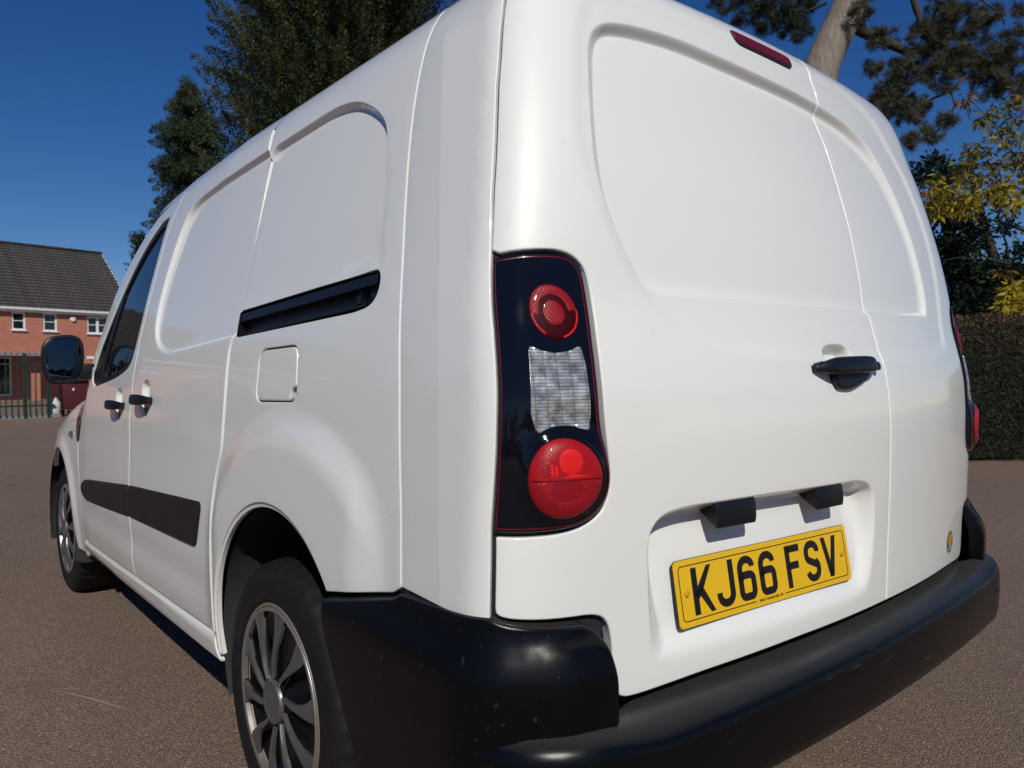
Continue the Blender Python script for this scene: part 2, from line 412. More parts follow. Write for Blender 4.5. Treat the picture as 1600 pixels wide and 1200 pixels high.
def mirror_copy(o, parent, name=None):
    """the same part on the other side of the van (mesh mirrored in x)"""
    me = o.data.copy(); n = len(me.vertices); co = np.empty(n*3); me.vertices.foreach_get('co', co); co = co.reshape(-1,3); co[:,0] *= -1
    nor = np.empty(n*3); me.vertices.foreach_get('normal', nor)
    cn = np.empty(len(me.loops)*3); me.corner_normals.foreach_get('vector', cn); li = np.empty(len(me.loops), int); me.loops.foreach_get('vertex_index', li)
    vn = np.zeros((n,3)); vn[li] = cn.reshape(-1,3); vn[:,0] *= -1
    me.vertices.foreach_set('co', co.ravel()); me.flip_normals(); me.update()
    me.normals_split_custom_set_from_vertices([tuple(v) for v in vn])
    return link(name or o.name.split('.')[0], me, parent)
def loft(name, secs, parent, material, caps=True, sharp=40):
    n = len(secs[0]); V = [v for s in secs for v in s]; F = []
    for i in range(len(secs)-1):
        for j in range(n): F.append((i*n+j, i*n+(j+1)%n, (i+1)*n+(j+1)%n, (i+1)*n+j))
    if caps: F.append(tuple(range(n-1,-1,-1))); F.append(tuple(range((len(secs)-1)*n, len(secs)*n)))
    o = mesh(name, V, F, parent, material, True, sharp)
    bm = bmesh.new(); bm.from_mesh(o.data); bmesh.ops.recalc_face_normals(bm, faces=bm.faces); bm.to_mesh(o.data); bm.free(); return o
def on_rear(s, z, d=0.):
    s = np.atleast_1d(np.asarray(s,float)); z = np.atleast_1d(np.asarray(z,float)); e = 5e-4
    p = rear_pt(s,z); n = np.cross(rear_pt(s+e,z)-rear_pt(s-e,z), rear_pt(s,z+e)-rear_pt(s,z-e)); n /= np.linalg.norm(n,axis=1)[:,None]
    return p+n*np.reshape(d,(-1,1)) if n[0,1] < 0 else p-n*np.reshape(d,(-1,1))
def on_side(y, z, d=0.):
    y = np.atleast_1d(np.asarray(y,float)); z = np.atleast_1d(np.asarray(z,float)); e = 5e-4
    p = side_pt(y,z); n = np.cross(side_pt(y+e,z)-side_pt(y-e,z), side_pt(y,z+e)-side_pt(y,z-e)); n /= np.linalg.norm(n,axis=1)[:,None]
    n = np.where(n[:,:1] < 0, n, -n); return p+n*np.reshape(d,(-1,1))
# ------------------------------------------------------------------ the van
van = tag(empty('van'), 'white panel van with black bumper and yellow number plate parked on brown tarmac', 'van')
GAP = .0021
# ---- side outlines in (y, z)
SEAM_SQ = [(1.30,1.768),(1.262,1.69),(1.238,1.568),(1.228,1.446),(1.228,1.344),(1.232,1.252),(1.236,1.195),(1.255,1.160),(1.257,1.127),(1.255,.994),(1.262,.887),(1.300,.815),(1.318,.736),(1.318,.634),(1.318,.497),(1.322,.390)]
SEAM_EXT = [(.540,1.879),(.520,1.80),(.510,1.71),(.498,1.614),(.488,1.547),(.471,1.455),(.434,1.269),(.398,1.063),(.376,.845),(.372,.716)]
SEAM_FS = [(2.075,1.766),(2.085,1.735),(2.10,1.70),(2.12,1.627),(2.150,1.411),(2.178,1.267),(2.197,1.138),(2.211,1.011),(2.209,.829),(2.208,.691),(2.207,.6),(2.206,.438),(2.185,.374)]
AY, AZ = .912, .405
def arch_pts(yc, zc, r, a0, a1, n=40): return [(yc+r*math.cos(a), zc+r*math.sin(a)) for a in np.linspace(a0, a1, n)]
def flare(uv):
    y, z = uv[:,0], uv[:,1]; rho = np.hypot(y-AY, z-AZ); ang = np.arctan2(z-AZ, y-AY)
    r1 = np.interp(ang, [.6,1.2,1.7,2.4], [.56,.58,.60,.655])
    d = .017*sstep(-.012, .095, r1-rho)*(1-sstep(1.24, 1.40, y))*sstep(.41,.55,y)
    return d+.0035*sstep(.024, 0, rho-.365)*0
def belt(uv):
    # soft shoulder line along the doors and a shallow scallop near the sill
    y, z = uv[:,0], uv[:,1]
    return -.004*np.exp(-((z-.50)/.045)**2)*sstep(1.30,1.5,y)*sstep(3.2,2.95,y)+.003*np.exp(-((z-.93)/.05)**2)*sstep(1.3,1.6,y)
def side_disp(uv): return flare(uv)+belt(uv)
REC_Q = curve([(1.27,1.700),(1.038,1.706),(.903,1.710),(.814,1.700),(.742,1.680),(.655,1.636),(.600,1.594),(.577,1.55),(.556,1.487),(.528,1.367),(.515,1.282,.005),(.60,1.275),(1.30,1.245,.005)], .06)
rec_q = Feat(REC_Q, lambda y,z: np.interp(z,[1.25,1.35,1.6,1.7],[.006,.006,.013,.015]), lambda y,z: -np.interp(z,[1.25,1.4,1.6,1.7],[.004,.006,.014,.017]))
REC_S = curve([(1.20,1.702,.003),(1.613,1.686),(1.83,1.678),(1.90,1.660),(1.945,1.61),(1.985,1.50),(2.015,1.40),(2.030,1.30),(2.010,1.225),(1.94,1.172),(1.822,1.149),(1.581,1.160),(1.20,1.180,.003)], .06)
rec_s = Feat(REC_S, lambda y,z: np.interp(z,[1.15,1.25,1.6,1.7],[.020,.022,.017,.015]), lambda y,z: -np.interp(z,[1.15,1.3,1.6,1.7],[.009,.012,.014,.017]))
RAILO = [(1.12,1.254),(.767,1.270),(.55,1.277),(.517,1.277),(.510,1.248),(.519,1.225),(.542,1.211),(.60,1.204),(1.20,1.1835)]
RAIL = curve([(1.2335,1.249,.004),(1.12,1.254,.05),(.767,1.270,.05),(.55,1.277,.04),(.517,1.277,.006),(.510,1.248,.02),(.519,1.225,.02),(.542,1.211,.02),(.60,1.204,.02),(1.2355,1.182,.004)], .03)
FLAP = curve([(1.046,1.143,.03),(.834,1.147,.03),(.821,1.024,.03),(1.050,1.020,.03)], .03)
rail_slot = Feat(RAIL, .006, -.045)
flare_x = np.array([(AY+(r1_-k)*math.cos(a), AZ+(r1_-k)*math.sin(a)) for k in np.arange(-.02,.12,.012) for a in np.arange(R(20),R(150),R(1.6)) for r1_ in [float(np.interp(a,[.6,1.2,1.7,2.4],[.56,.58,.60,.655]))]])
toprow = np.array([(y, z) for z in (1.80,1.815,1.83,1.84,1.849,1.857,1.864,1.870,1.875) for y in np.arange(.40,1.40,.03)])
# quarter panel with arch, rail and flap openings
yv = lambda z: float(rear_pt(np.array([-.893]), np.array([z]))[0,1])
arch_open = arch_pts(AY, AZ, .372, R(180)-R(-0), 0, 2)
QUARTER = SEAM_SQ[::-1]
archq = [(1.318,.392),(1.335,.380),(1.345,.27),(1.300,.262)]+arch_pts(AY, AZ, .362, R(-22), R(137), 44)
q_out = curve([p for p in SEAM_SQ if p[1] > 1.25], .03, closed=False).tolist()+curve([(1.232,1.2495)]+RAILO+[(1.236,1.182)], .02, closed=False).tolist()+curve([(1.245,1.172)]+[p for p in SEAM_SQ if p[1] < 1.17], .03, closed=False).tolist()+[(1.335,.384),(1.335,.345),(1.302,.338)]+arch_pts(AY, AZ, .386, R(-9), R(139), 44)+curve([(.620,.660,.0),(.40,.700,.012),(.372,.716,.0)][:2]+[(.379,.712)], .008, closed=False).tolist()[1:]+curve(SEAM_EXT[::-1], .05, closed=False).tolist()+[(1.31,1.879)]
body = panel('side_panel', side_pt, np.array(q_out), van, M['paint'], holes=[FLAP], disp=side_disp, feats=[rec_q], h=.028, he=.009, gap=.0020, er=.0022, hole_flange=.005, extra=np.vstack([toprow, flare_x]))
mirror_copy(body, van)
# wheel-arch lip
lipc = np.array(arch_pts(AY, AZ, .3875, R(-9), R(138), 60)); lipi = np.array(arch_pts(AY, AZ, .378, R(-9), R(138), 60))
fl = flare(lipc); A = on_side(lipc[:,0], lipc[:,1], fl-.004); B = on_side(lipi[:,0], lipi[:,1], fl-.006); Cc = on_side(lipi[:,0], lipi[:,1], fl-.016)
lip = grid_mesh('arch_lip', np.stack([A,B,Cc],1), van, M['paint']); mirror_copy(lip, van)
# rail channel
rail = panel('door_rail', side_pt, RAIL, van, M['trim'], feats=[], h=.03, he=.012, gap=.0025, er=.002, off=-.026, flange=.03)
def rail_bar(n, z0, z1, y0, y1, d0, d1, m):
    ys = np.linspace(y0, y1, 24); tz = (ys-.55)/(1.22-.55); off = -.030*tz
    P = np.stack([on_side(ys, z0+off, d0), on_side(ys, z0+off, d1), on_side(ys, z1+off, d1), on_side(ys, z1+off, d0)], 1)
    return grid_mesh(n, P, rail, m, smooth=False)
rw = inset(ccw(resample(RAIL,.01)), .0008); grid_mesh('channel_wall', np.stack([on_side(rw[:,0],rw[:,1],rec_q(rw)-.0035), on_side(rw[:,0],rw[:,1],-.034)],1), rail, M['trim'], closed_u=True)
rail_bar('track_lip', 1.2735, 1.253, .53, 1.232, -.027, -.006, M['trim'])
rail_bar('track_groove', 1.222, 1.217, .575, 1.215, -.027, -.014, M['mould'])
rail_bar('end_stop', 1.262, 1.226, .605, .622, -.027, -.016, M['mould'])
def disc_side(n, y, z, r, d0, d1, parent, m, k=20):
    a = np.linspace(0, 2*PI, k, endpoint=False); P = np.stack([on_side(y+r*np.cos(a), z+r*np.sin(a), d0), on_side(y+r*np.cos(a), z+r*np.sin(a), d1), on_side(y+r*.8*np.cos(a), z+r*.8*np.sin(a), d1+.001), on_side(y+.05*r*np.cos(a), z+.05*r*np.sin(a), d1-.001)], 1)
    return grid_mesh(n, P, parent, m, closed_u=True)
disc_side('end_bolt', .560, 1.245, .014, -.027, -.018, rail, M['mould']); 
mirror_copy(rail, van)
flap = panel('fuel_flap', side_pt, curve([(1.046,1.143,.03),(.834,1.147,.03),(.8225,1.056,.012),(.847,1.049,.008),(.853,1.0225,.012),(1.050,1.020,.03)], .03), van, M['paint'], disp=side_disp, h=.03, he=.006, gap=GAP, er=.0035)
fb = panel('flap_recess', side_pt, FLAP, flap, M['seal'], h=.05, he=.02, off=-.016, er=0, flange=0)
# extension panel behind the quarter
def ext_disp(uv):
    y, z = uv[:,0], uv[:,1]
    cy = np.interp(z, [.70,.761,1.063,1.277,1.516,1.711,1.734], [.250,.253,.275,.313,.374,.438,.455]); fy = np.interp(z, [p[1] for p in SEAM_EXT[::-1]], [p[0] for p in SEAM_EXT[::-1]])
    t = np.clip((fy-y)/(fy-cy+1e-6), 0, 1.3)
    return (.0035*np.where(t < 1, t, 1.0)-.0035*np.clip((cy-y)/.12, 0, 1))*(1-sstep(1.70,1.75,z))
SEDGE = lambda z: np.interp(z, [0.7095, 0.8459, 1.2602, 1.3664, 1.5583, 1.7178, 1.7826, 1.84, 1.88], [-0.9018, -0.9033, -0.8729, -0.8604, -0.8178, -0.7689, -0.7502, -0.705, -0.62])
yv = lambda z: float(rear_pt(np.array([SEDGE(z)]), np.array([z]))[0,1])
zz = np.linspace(.706, 1.879, 60)
crease_pts = np.array([(np.interp(z, [.70,.761,1.063,1.277,1.516,1.711,1.734], [.250,.253,.275,.313,.374,.438,.455]), z) for z in np.arange(.72,1.73,.012)])
crease_x = np.vstack([crease_pts+np.array([d,0]) for d in (-.004,-.0012,.0012,.004)])
e_out = curve(SEAM_EXT, .05, closed=False).tolist()+[(yv(z)+.001, z) for z in zz]
ext = panel('extension_panel', side_pt, np.array(e_out), van, M['paint'], disp=ext_disp, h=.03, he=.009, gap=GAP, er=.0022, extra=np.vstack([crease_x, toprow*np.array([.45,1])+np.array([.08,0])])); mirror_copy(ext, van)
# sliding door
s_out = curve([(1.322,.388,.012)]+SEAM_SQ[::-1][1:-1]+[(1.30,1.768,.01)], .03).tolist()
s_loop = curve([(2.185,.374,.01),(1.322,.390,.010)], .01, closed=False).tolist()+curve(SEAM_SQ[::-1][1:], .03, closed=False).tolist()+[(1.7,1.767)]+curve(SEAM_FS, .04, closed=False).tolist()
HS = dict(y=2.03, z=1.003); cup_s = Feat(curve([(2.085,1.075,.05),(1.975,1.075,.05),(1.965,.945,.05),(2.075,.945,.05)], .05), .022, -.020)
slide = panel('sliding_door', side_pt, np.array(s_loop), van, M['paint'], disp=side_disp, feats=[rec_s, cup_s], h=.03, he=.009, gap=.0025, er=.004, off=.0035); mirror_copy(slide, van)
# front door with its window opening
DF = [(2.985,1.050),(2.90,1.012),(3.166,.822),(3.20,.75),(3.165,.646),(3.09,.483),(3.102,.350)]
DF = [(3.02,1.040),(3.03,.985),(3.13,.87),(3.175,.80),(3.19,.74),(3.165,.646),(3.10,.483),(3.102,.350)]
SIL = [(2.10,1.766),(2.30,1.764),(2.42,1.738),(2.52,1.700),(2.62,1.645),(2.735,1.568),(2.805,1.464),(2.870,1.326),(2.962,1.14),(3.02,1.055)]
WIN = curve([(2.180,1.690,.01),(2.293,1.692,.03),(2.455,1.622),(2.61,1.512),(2.752,1.340),(2.866,1.170),(2.918,1.075,.02),(2.86,1.045,.02),(2.502,1.078),(2.29,1.115),(2.236,1.174),(2.200,1.403),(2.180,1.537)], .10)
cup_f = Feat(curve([(2.455,1.045,.05),(2.345,1.045,.05),(2.335,.918,.05),(2.445,.918,.05)], .05), .022, -.020)
f_loop = curve(SEAM_FS[::-1], .04, closed=False).tolist()+curve(SIL, .12, closed=False).tolist()+curve(DF, .05, closed=False).tolist()
fdoor = panel('front_door', side_pt, np.array(f_loop), van, M['paint'], holes=[WIN], disp=side_disp, feats=[cup_f], h=.035, he=.010, gap=GAP, off=.003); fdr = mirror_copy(fdoor, van)
panel('window_trim', side_pt, WIN, fdoor, M['trim'], holes=[curve((lambda a: a)([tuple(p) for p in inset(ccw(resample(WIN,.02)), .024)]), .01)], h=.05, he=.012, gap=.001, er=.002, off=-.002, flange=.012)
g = panel('window_glass', side_pt, inset(ccw(resample(WIN,.02)), .018), fdoor, M['glass'], h=.05, he=.02, er=0, off=-.009, flange=0)
panel('quarter_bar', side_pt, curve([(2.62,1.452),(2.665,1.415),(2.80,1.06),(2.755,1.06)], .002), fdoor, M['trim'], h=.05, he=.012, er=.001, off=-.003, flange=.008)
panel('window_trim', lambda y,z: side_pt(y,z,1), WIN, fdr, M['trim'], h=.05, he=.02, er=.002, off=-.004, flange=.01)
panel('mirror_sail', side_pt, curve([(2.78,1.205,.004),(2.905,1.095,.01),(2.895,1.062,.01),(2.86,1.055,.01),(2.72,1.062,.004)], .01), fdoor, M['trim'], h=.05, he=.012, er=.002, off=.001, flange=.01)
# sill
SILL = curve([(1.332,.386,.01),(1.330,.345,.012),(1.290,.318,.02),(3.05,.290,.02),(3.13,.305,.02),(3.12,.345,.01)], .01)
def sill_disp(uv): return .008*sstep(.386,.366,uv[:,1])+.003-.010*sstep(.325,.29,uv[:,1])
sill = panel('sill', side_pt, SILL, van, M['paint'], disp=sill_disp, h=.025, he=.012, gap=.0015, er=.006, flange=.06); mirror_copy(sill, van)
# door mouldings
def moulding(outline, parent):
    return panel('door_moulding', side_pt, curve(outline, .02), parent, M['mould'], disp=lambda uv: belt(uv)+.013-.35*np.abs(uv[:,1]-.652)**1.6, h=.03, he=.012, er=.008, flange=.02)
moulding([(2.203,.697,.01),(1.419,.736,.02),(1.410,.722,.01),(1.455,.608,.01),(1.475,.600,.02),(2.203,.582,.008)], slide)
moulding([(2.216,.696,.008),(2.98,.640,.05),(3.10,.605,.03),(3.105,.560,.03),(3.00,.535,.03),(2.216,.581,.008)], fdoor)
# side door handles
def side_handle(yc, zc, parent):
    secs = []
    for t in np.linspace(-1, 1, 15):
        y = yc+t*.098; prof = (1-abs(t)**3.2); hh = .018*(.55+.45*prof); d = .012+.034*math.sqrt(max(0,1-t*t*.92))
        sec = []
        for a in np.linspace(0, 2*PI, 14, endpoint=False):
            ca, sa = math.cos(a), math.sin(a)
            sec.append(tuple(on_side(y, zc+hh*np.sign(sa)*abs(sa)**.7, d-.009+.010*np.sign(ca)*abs(ca)**.7)[0]))
        secs.append(sec)
    o = loft('door_handle', secs, parent, M['trim'])
    for sg in (-1, 1):
        V = []
        for a in np.linspace(0, 2*PI, 12, endpoint=False):
            V.append([tuple(on_side(yc+sg*.083+.012*math.cos(a), zc+.012*math.sin(a), d)[0]) for d in (-.004, .022)])
        loft('handle_foot', [[v[0] for v in V],[v[1] for v in V]], o, M['trim'])
    # escutcheon under the bar
    pl = curve([(yc+.045,zc-.012,.01),(yc-.045,zc-.012,.01),(yc-.020,zc-.062,.02),(yc+.030,zc-.062,.02)], .02)
    panel('handle_escutcheon', side_pt, pl, o, M['trim'], h=.02, he=.006, er=.004, off=-.004, flange=.01)
    return o
side_handle(2.03, 1.003, slide); side_handle(2.395, .977, fdoor)

# ---- rear doors in (s, z)
TLIGHT = [(-0.8711,1.2567,.004),(-0.8350,1.2614,.03),(-0.7824,1.2649,.03),(-0.7529,1.2640),(-0.7355,1.2529),(-0.7279,1.2326),(-0.7280,1.1823),(-0.7336,1.1218),(-0.7369,1.0521),(-0.7370,0.9932),(-0.7317,0.9431),(-0.7281,0.9140),(-0.7346,0.8851),(-0.7480,0.8637),(-0.7693,0.8497),(-0.8007,0.8438),(-0.8480,0.8433,.03),(-0.9022,0.8444,.003),(-0.8884,1.0507,.1)]
REC_R = curve([(-0.5697,1.7128),(-0.6031,1.6997,.03),(-0.6230,1.6769),(-0.6399,1.6376),(-0.6570,1.5670),(-0.6721,1.4838),(-0.6796,1.4270),(-0.6797,1.3733),(-0.6663,1.3216),(-0.6394,1.2653),(-0.6230,1.2323),(-0.6050,1.2143),(-0.5771,1.2083),(-.302,1.204),(.065,1.204),(.485,1.212,.02),(.500,1.243,.03),(.496,1.309),(.482,1.41),(.440,1.535),(.352,1.652),(.235,1.690),(.035,1.710),(-.227,1.719),(-.401,1.727),(-.505,1.722)], .05)
rec_r = Feat(REC_R, lambda s,z: np.interp(z,[1.2,1.26,1.55,1.7],[.010,.012,.014,.019])+.010*sstep(.2,.45,s), lambda s,z: -np.interp(z,[1.2,1.4,1.6,1.7],[.011,.009,.012,.020]))
CRE = curve([(-0.6159,1.7800),(-0.6559,1.6874),(-0.6843,1.5952),(-0.7037,1.5116),(-0.7118,1.4495),(-0.7044,1.3853),(-0.6872,1.3041),(-0.6468,1.2153),(-0.5678,1.1401),(-.44,1.105),(-.1,1.092),(.1,1.092),(.45,1.10,.06),(.60,1.13,.05),(.63,1.25),(.64,1.45),(.57,1.62),(.45,1.75),(.3,1.80)], .08)
crease = Feat(CRE, .035, -.0045)
PREC = curve([(-.640,.60,.04),(-.651,.80),(-.645,.828),(-.622,.850),(-.589,.857),(-.552,.860),(-.363,.861),(-.04,.857),(.012,.842),(.027,.815),(.035,.743),(.027,.655),(.004,.605,.04),(-.05,.592),(-.353,.592),(-.60,.592)], .03)
def pdepth(s, z): return -np.clip(.027+.165*(z-.703), .0, .047)*sstep(.585,.66,z)
prec = Feat(PREC, lambda s,z: np.interp(z,[.62,.70,.80,.86],[.05,.036,.030,.030]), pdepth)
CUP = curve([(-.138,1.136,.04),(-.043,1.139,.04),(-.026,1.10,.04),(-.022,1.060,.04),(-.082,1.036,.04),(-.140,1.046,.04),(-.158,1.104,.03)], .04)
cup = Feat(CUP, .020, -.026)
SEAMX = .1005
tl = curve(TLIGHT, .03)
def left_door_outline(sgn=-1):
    o = []
    o += [(-.893, z) for z in np.linspace(1.838, 1.272, 40)]
    o = [(float(np.interp(z, [1.2651, 1.3664, 1.5582, 1.7178, 1.7822, 1.84], [-0.8752, -0.8593, -0.8168, -0.7689, -0.7482, -0.703])), z) for z in np.linspace(1.838, 1.270, 30)]
    return o
tli = inset(ccw(resample(tl, .008)), -.0055)           # light plus its dark gap
k0 = [p for p in tli[::-1]]                              # clockwise
pts = np.array(k0); st = np.argmin((pts[:,0]+.861)**2+(pts[:,1]-1.27)**2); pts = np.roll(pts, -st, 0)
right_part = [tuple(p) for p in pts if p[0] > SEDGE(p[1])+.006]
ld = left_door_outline()
below = curve([(-0.8985,0.8381,.006),(-0.8976,0.7212,.008),(-0.8784,0.7147,.02),(-0.8172,0.7092),(-0.7723,0.7071),(-0.7502,0.7064),(-0.7266,0.6956),(-0.7164,0.6612),(-0.7139,0.6200),(-0.7102,0.5838,.02),(-0.6975,0.5624,.02),(-0.6565,0.5616,.02),(-.52,.568),(-.252,.573),(SEAMX,.573,.003)], .03, closed=False)
# order the light cut-out from top to bottom
lightcut = sorted([p for p in right_part], key=lambda p: math.atan2(p[1]-1.05, p[0]+.95), reverse=True)

ldo = ld+lightcut+[tuple(p) for p in below]+[(SEAMX, z) for z in np.linspace(.573, 1.838, 60)[1:]]+[(s, 1.838) for s in np.linspace(SEAMX, -.70, 40)[1:-1]]
tr_r = np.array([(s, z) for z in np.arange(1.76,1.838,.009) for s in np.arange(-.72,.72,.03)])
ldoor = panel('rear_door', rear_pt, np.array(ldo), van, M['paint'], feats=[rec_r, crease, prec, cup], h=.03, he=.008, gap=.0016, er=.003, extra=tr_r)
ldoor['label'] = 'wider left rear door with the number plate and the handle'
rdo = [(-x, z) for x, z in ld]+[(-x, z) for x, z in lightcut]+[tuple((-p[0], p[1])) for p in below if p[0] < -.30]+[(SEAMX, .573)]+[(SEAMX, z) for z in np.linspace(.573, 1.838, 60)[1:]]+[(s, 1.838) for s in np.linspace(SEAMX, .70, 30)[1:-1]]
rdoor = panel('rear_door', rear_pt, np.array(rdo), van, M['paint'], feats=[rec_r, crease], h=.03, he=.008, gap=.0016, er=.003, extra=tr_r)
rdoor['label'] = 'narrower right rear door with a small round sticker low down'
# jamb strip seen as the dark line between extension and door
for sg in (-1, 1):
    z = np.linspace(.70, 1.84, 40); s = SEDGE(z)
    P = np.stack([on_rear(s-.010, z, -.008), on_rear(s+.010, z, -.008)], 1); P[...,0] *= -sg
    grid_mesh('door_seal', P, van, M['seal'])
# inner shell keeps daylight out of the gaps
def shell(sg):
    z = np.linspace(.30, 1.82, 30); y = np.linspace(.30, 3.05, 60); Y, Z = np.meshgrid(y, z, indexing='ij')
    P = on_side(Y.ravel(), Z.ravel(), -.024).reshape(60, 30, 3); keep = []
    V = P.reshape(-1,3).copy(); V[:,0] *= -sg; F = []
    for i in range(59):
        for j in range(29):
            yc, zc = (y[i]+y[i+1])/2, (z[j]+z[j+1])/2
            if math.hypot(yc-AY, zc-AZ) < .47 or (2.16 < yc < 2.95 and 1.02 < zc < 1.72) or (.48 < yc < 1.26 and 1.16 < zc < 1.31) or (yc > 2.55 and zc > 1.25): continue
            F.append((i*30+j, (i+1)*30+j, (i+1)*30+j+1, i*30+j+1))
    mesh('inner_panel', V, F, van, M['paint'], True)
shell(-1); shell(1)
s = np.linspace(-.86, .86, 60); z = np.linspace(.50, 1.84, 40); S_, Z_ = np.meshgrid(s, z, indexing='ij')
grid_mesh('door_frame', on_rear(S_.ravel(), Z_.ravel(), -.062).reshape(60,40,3), van, M['seal'])
zz2 = np.linspace(.585,1.838,60); P = np.stack([on_rear(SEAMX-.012+0*zz2, zz2, -.05), on_rear(SEAMX+.012+0*zz2, zz2, -.05)], 1)
# paint-coloured return just behind the centre seam
def recd(z): 
    q = np.stack([np.full_like(z, SEAMX), z], 1); return rec_r(q)+crease(q)
P = np.stack([on_rear(SEAMX-.010+0*zz2, zz2, recd(zz2)-.0075), on_rear(SEAMX+.010+0*zz2, zz2, recd(zz2)-.0075)], 1)
grid_mesh('seam_return', P, rdoor, M['paint'])

# ---- roof, windscreen, front
zr = np.r_[np.linspace(1.770,1.84,6), np.linspace(1.848,1.88,6)]
for sg in (-1, 1):
    ys = np.linspace(1.302, 2.46, 30)
    P = np.stack([side_pt(ys, np.full_like(ys, z_), sg) for z_ in zr], 1); grid_mesh('roof_rail', P, van, M['paint'])
ss = np.linspace(-.86, .86, 70); zr2 = np.r_[1.8425, 1.849, 1.856, 1.862, 1.868, 1.874, 1.88]
P = np.stack([rear_pt(ss, np.full_like(ss, z_)) for z_ in zr2], 1); grid_mesh('roof_edge', P, van, M['paint'])
yr0 = float(Yz(1.88)); xs_ = np.linspace(-1, 1, 25); rows = []
for k, y in enumerate(np.linspace(0, 1, 30)):
    row = []
    for x in xs_:
        hw = float(Wz(1.88))-.0005; X = x*hw; y0 = yr0+.095*min(X*X, .3); yy = y0+(2.46-y0)*y
        row.append((X, yy, 1.88-float(drop(yy))+.014*(1-x*x)*min(1, 6*y+.05)))
    rows.append(row)
grid_mesh('roof', np.array(rows), van, M['paint'])
silc = resample(curve(SIL[2:], .12, closed=False), .04, False)
A = on_side(silc[:,0], silc[:,1], -.002); B = A+np.array([.035,.012,.012]); Cc = A+np.array([.075,.045,-.002])
for sg in (1, -1):
    P = np.stack([A,B,Cc],1)*np.array([sg,1,1]); grid_mesh('windscreen_pillar', P, van, M['paint'])
rows = [[tuple(c*np.array([q,1,1])+np.array([0,.16*(1-q*q),.03*(1-q*q)])) for q in np.linspace(1,-1,15)] for c in Cc]
grid_mesh('windscreen', np.array(rows), van, M['glass'])
hdr = [[(-.62*q, 2.46, 1.80-.0) for q in np.linspace(1,-1,9)],[tuple(r) for r in [rows[0][int(i)] for i in np.linspace(0,14,9)]]]
grid_mesh('roof_header', np.array(hdr), van, M['paint'])
hwf = pchip([2.95,3.2,3.5,3.8,4.0,4.15,4.3,4.42,4.5,4.55], [.905,.905,.904,.893,.868,.83,.765,.67,.54,.38])
ztf = pchip([2.95,3.2,3.5,3.8,4.05,4.3,4.5,4.55], [1.075,1.055,1.02,.965,.90,.80,.66,.60])
def front_pt(y, v, sg=-1):
    y = np.asarray(y,float); v = np.asarray(v,float); hw = hwf(y); zt = ztf(y); zs = zt-.20
    t = np.clip((v-zs)/.40, 0, 1)*PI/2
    x = np.where(v <= zs, hw*(Wz(np.minimum(v,zs))/.912), hw*(Wz(zs)/.912)-.24*(1-np.cos(t))); z = np.where(v <= zs, v, zs+.20*np.sin(t))
    return np.stack([sg*x, y+0*v, z+0*y], -1)
WAY, WAZ = 3.66, .37
w_out = curve(DF[::-1][:-1], .05, closed=False).tolist()+[(3.0,1.02),(2.98,1.10),(2.98,1.24),(4.10,1.08),(4.14,.66),(WAY+.36,.60)]+arch_pts(WAY, WAZ, .36, R(42), R(188), 40)+[(3.29,.28),(3.15,.26)]
wing = panel('front_wing', front_pt, np.array(w_out), van, M['paint'], disp=lambda uv: .012*sstep(.09,0,np.hypot(uv[:,0]-WAY,uv[:,1]-WAZ)-.36), h=.04, he=.012, gap=GAP, er=.004); mirror_copy(wing, van)
panel('wing_trim', front_pt, curve([(3.00,1.035,.01),(3.04,.985,.01),(3.14,.868,.02),(3.178,.79,.015),(3.215,.79,.02),(3.225,.86,.02),(3.15,.99,.02),(3.09,1.06,.01)], .02), wing, M['gloss'], h=.04, he=.01, er=.002, off=.004, flange=.006)
panel('side_repeater', front_pt, curve([(3.30,.835),(3.39,.83),(3.39,.80),(3.30,.80)], .03), wing, M['chrome'], h=.03, he=.008, er=.006, off=.008, flange=.01)
ys = np.linspace(2.985, 4.55, 40)
rows = []
for y in ys:
    e_ = front_pt(np.array(y), np.array(float(ztf(y))+.19))
    rows.append([(float(e_[0])*-q if False else -abs(float(e_[0]))*q, y, float(e_[2])+.02*(1-q*q)) for q in np.linspace(1,-1,13)])
grid_mesh('bonnet', np.array(rows), van, M['paint'])
for sg in (-1, 1):
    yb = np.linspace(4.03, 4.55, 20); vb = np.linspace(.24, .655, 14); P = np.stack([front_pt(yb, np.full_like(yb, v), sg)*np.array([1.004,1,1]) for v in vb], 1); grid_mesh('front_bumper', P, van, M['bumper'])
    vb = np.linspace(.655, 1.2, 22); yb = np.linspace(4.10, 4.55, 18); P = np.stack([front_pt(yb, np.full_like(yb, v), sg) for v in vb], 1); grid_mesh('front_panel', P, van, M['paint'])
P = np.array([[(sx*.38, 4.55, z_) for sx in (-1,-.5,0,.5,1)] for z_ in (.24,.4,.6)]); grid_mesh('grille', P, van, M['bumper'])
# underbody, floor and bulkheads
bm = bmesh.new(); box(bm, (0, 2.5, .33), (1.30, 3.9, .12)); box(bm, (0, 2.25, .345), (1.68, 1.66, .07)); box(bm, (0,.34,.45), (1.3,.30,.12)); bm_obj('underbody', bm, van, M['dark'])
box_obj('load_bulkhead', (0, 2.0, 1.03), (1.36, .03, 1.26), van, M['dark'])
for yc, zc in ((AY, AZ), (WAY, WAZ)):
    for sg in (-1, 1):
        a = np.linspace(R(-25), R(205), 28); rr = .357
        P = np.array([[(sg*x, yc+rr_*math.cos(t_), zc+rr_*math.sin(t_)) for x, rr_ in ((.900,.362 if yc > 2 else .381),(.86,.392),(.70,.398),(.60,.39),(.60,.05))] for t_ in a]); grid_mesh('arch_liner', P, van, M['liner'])
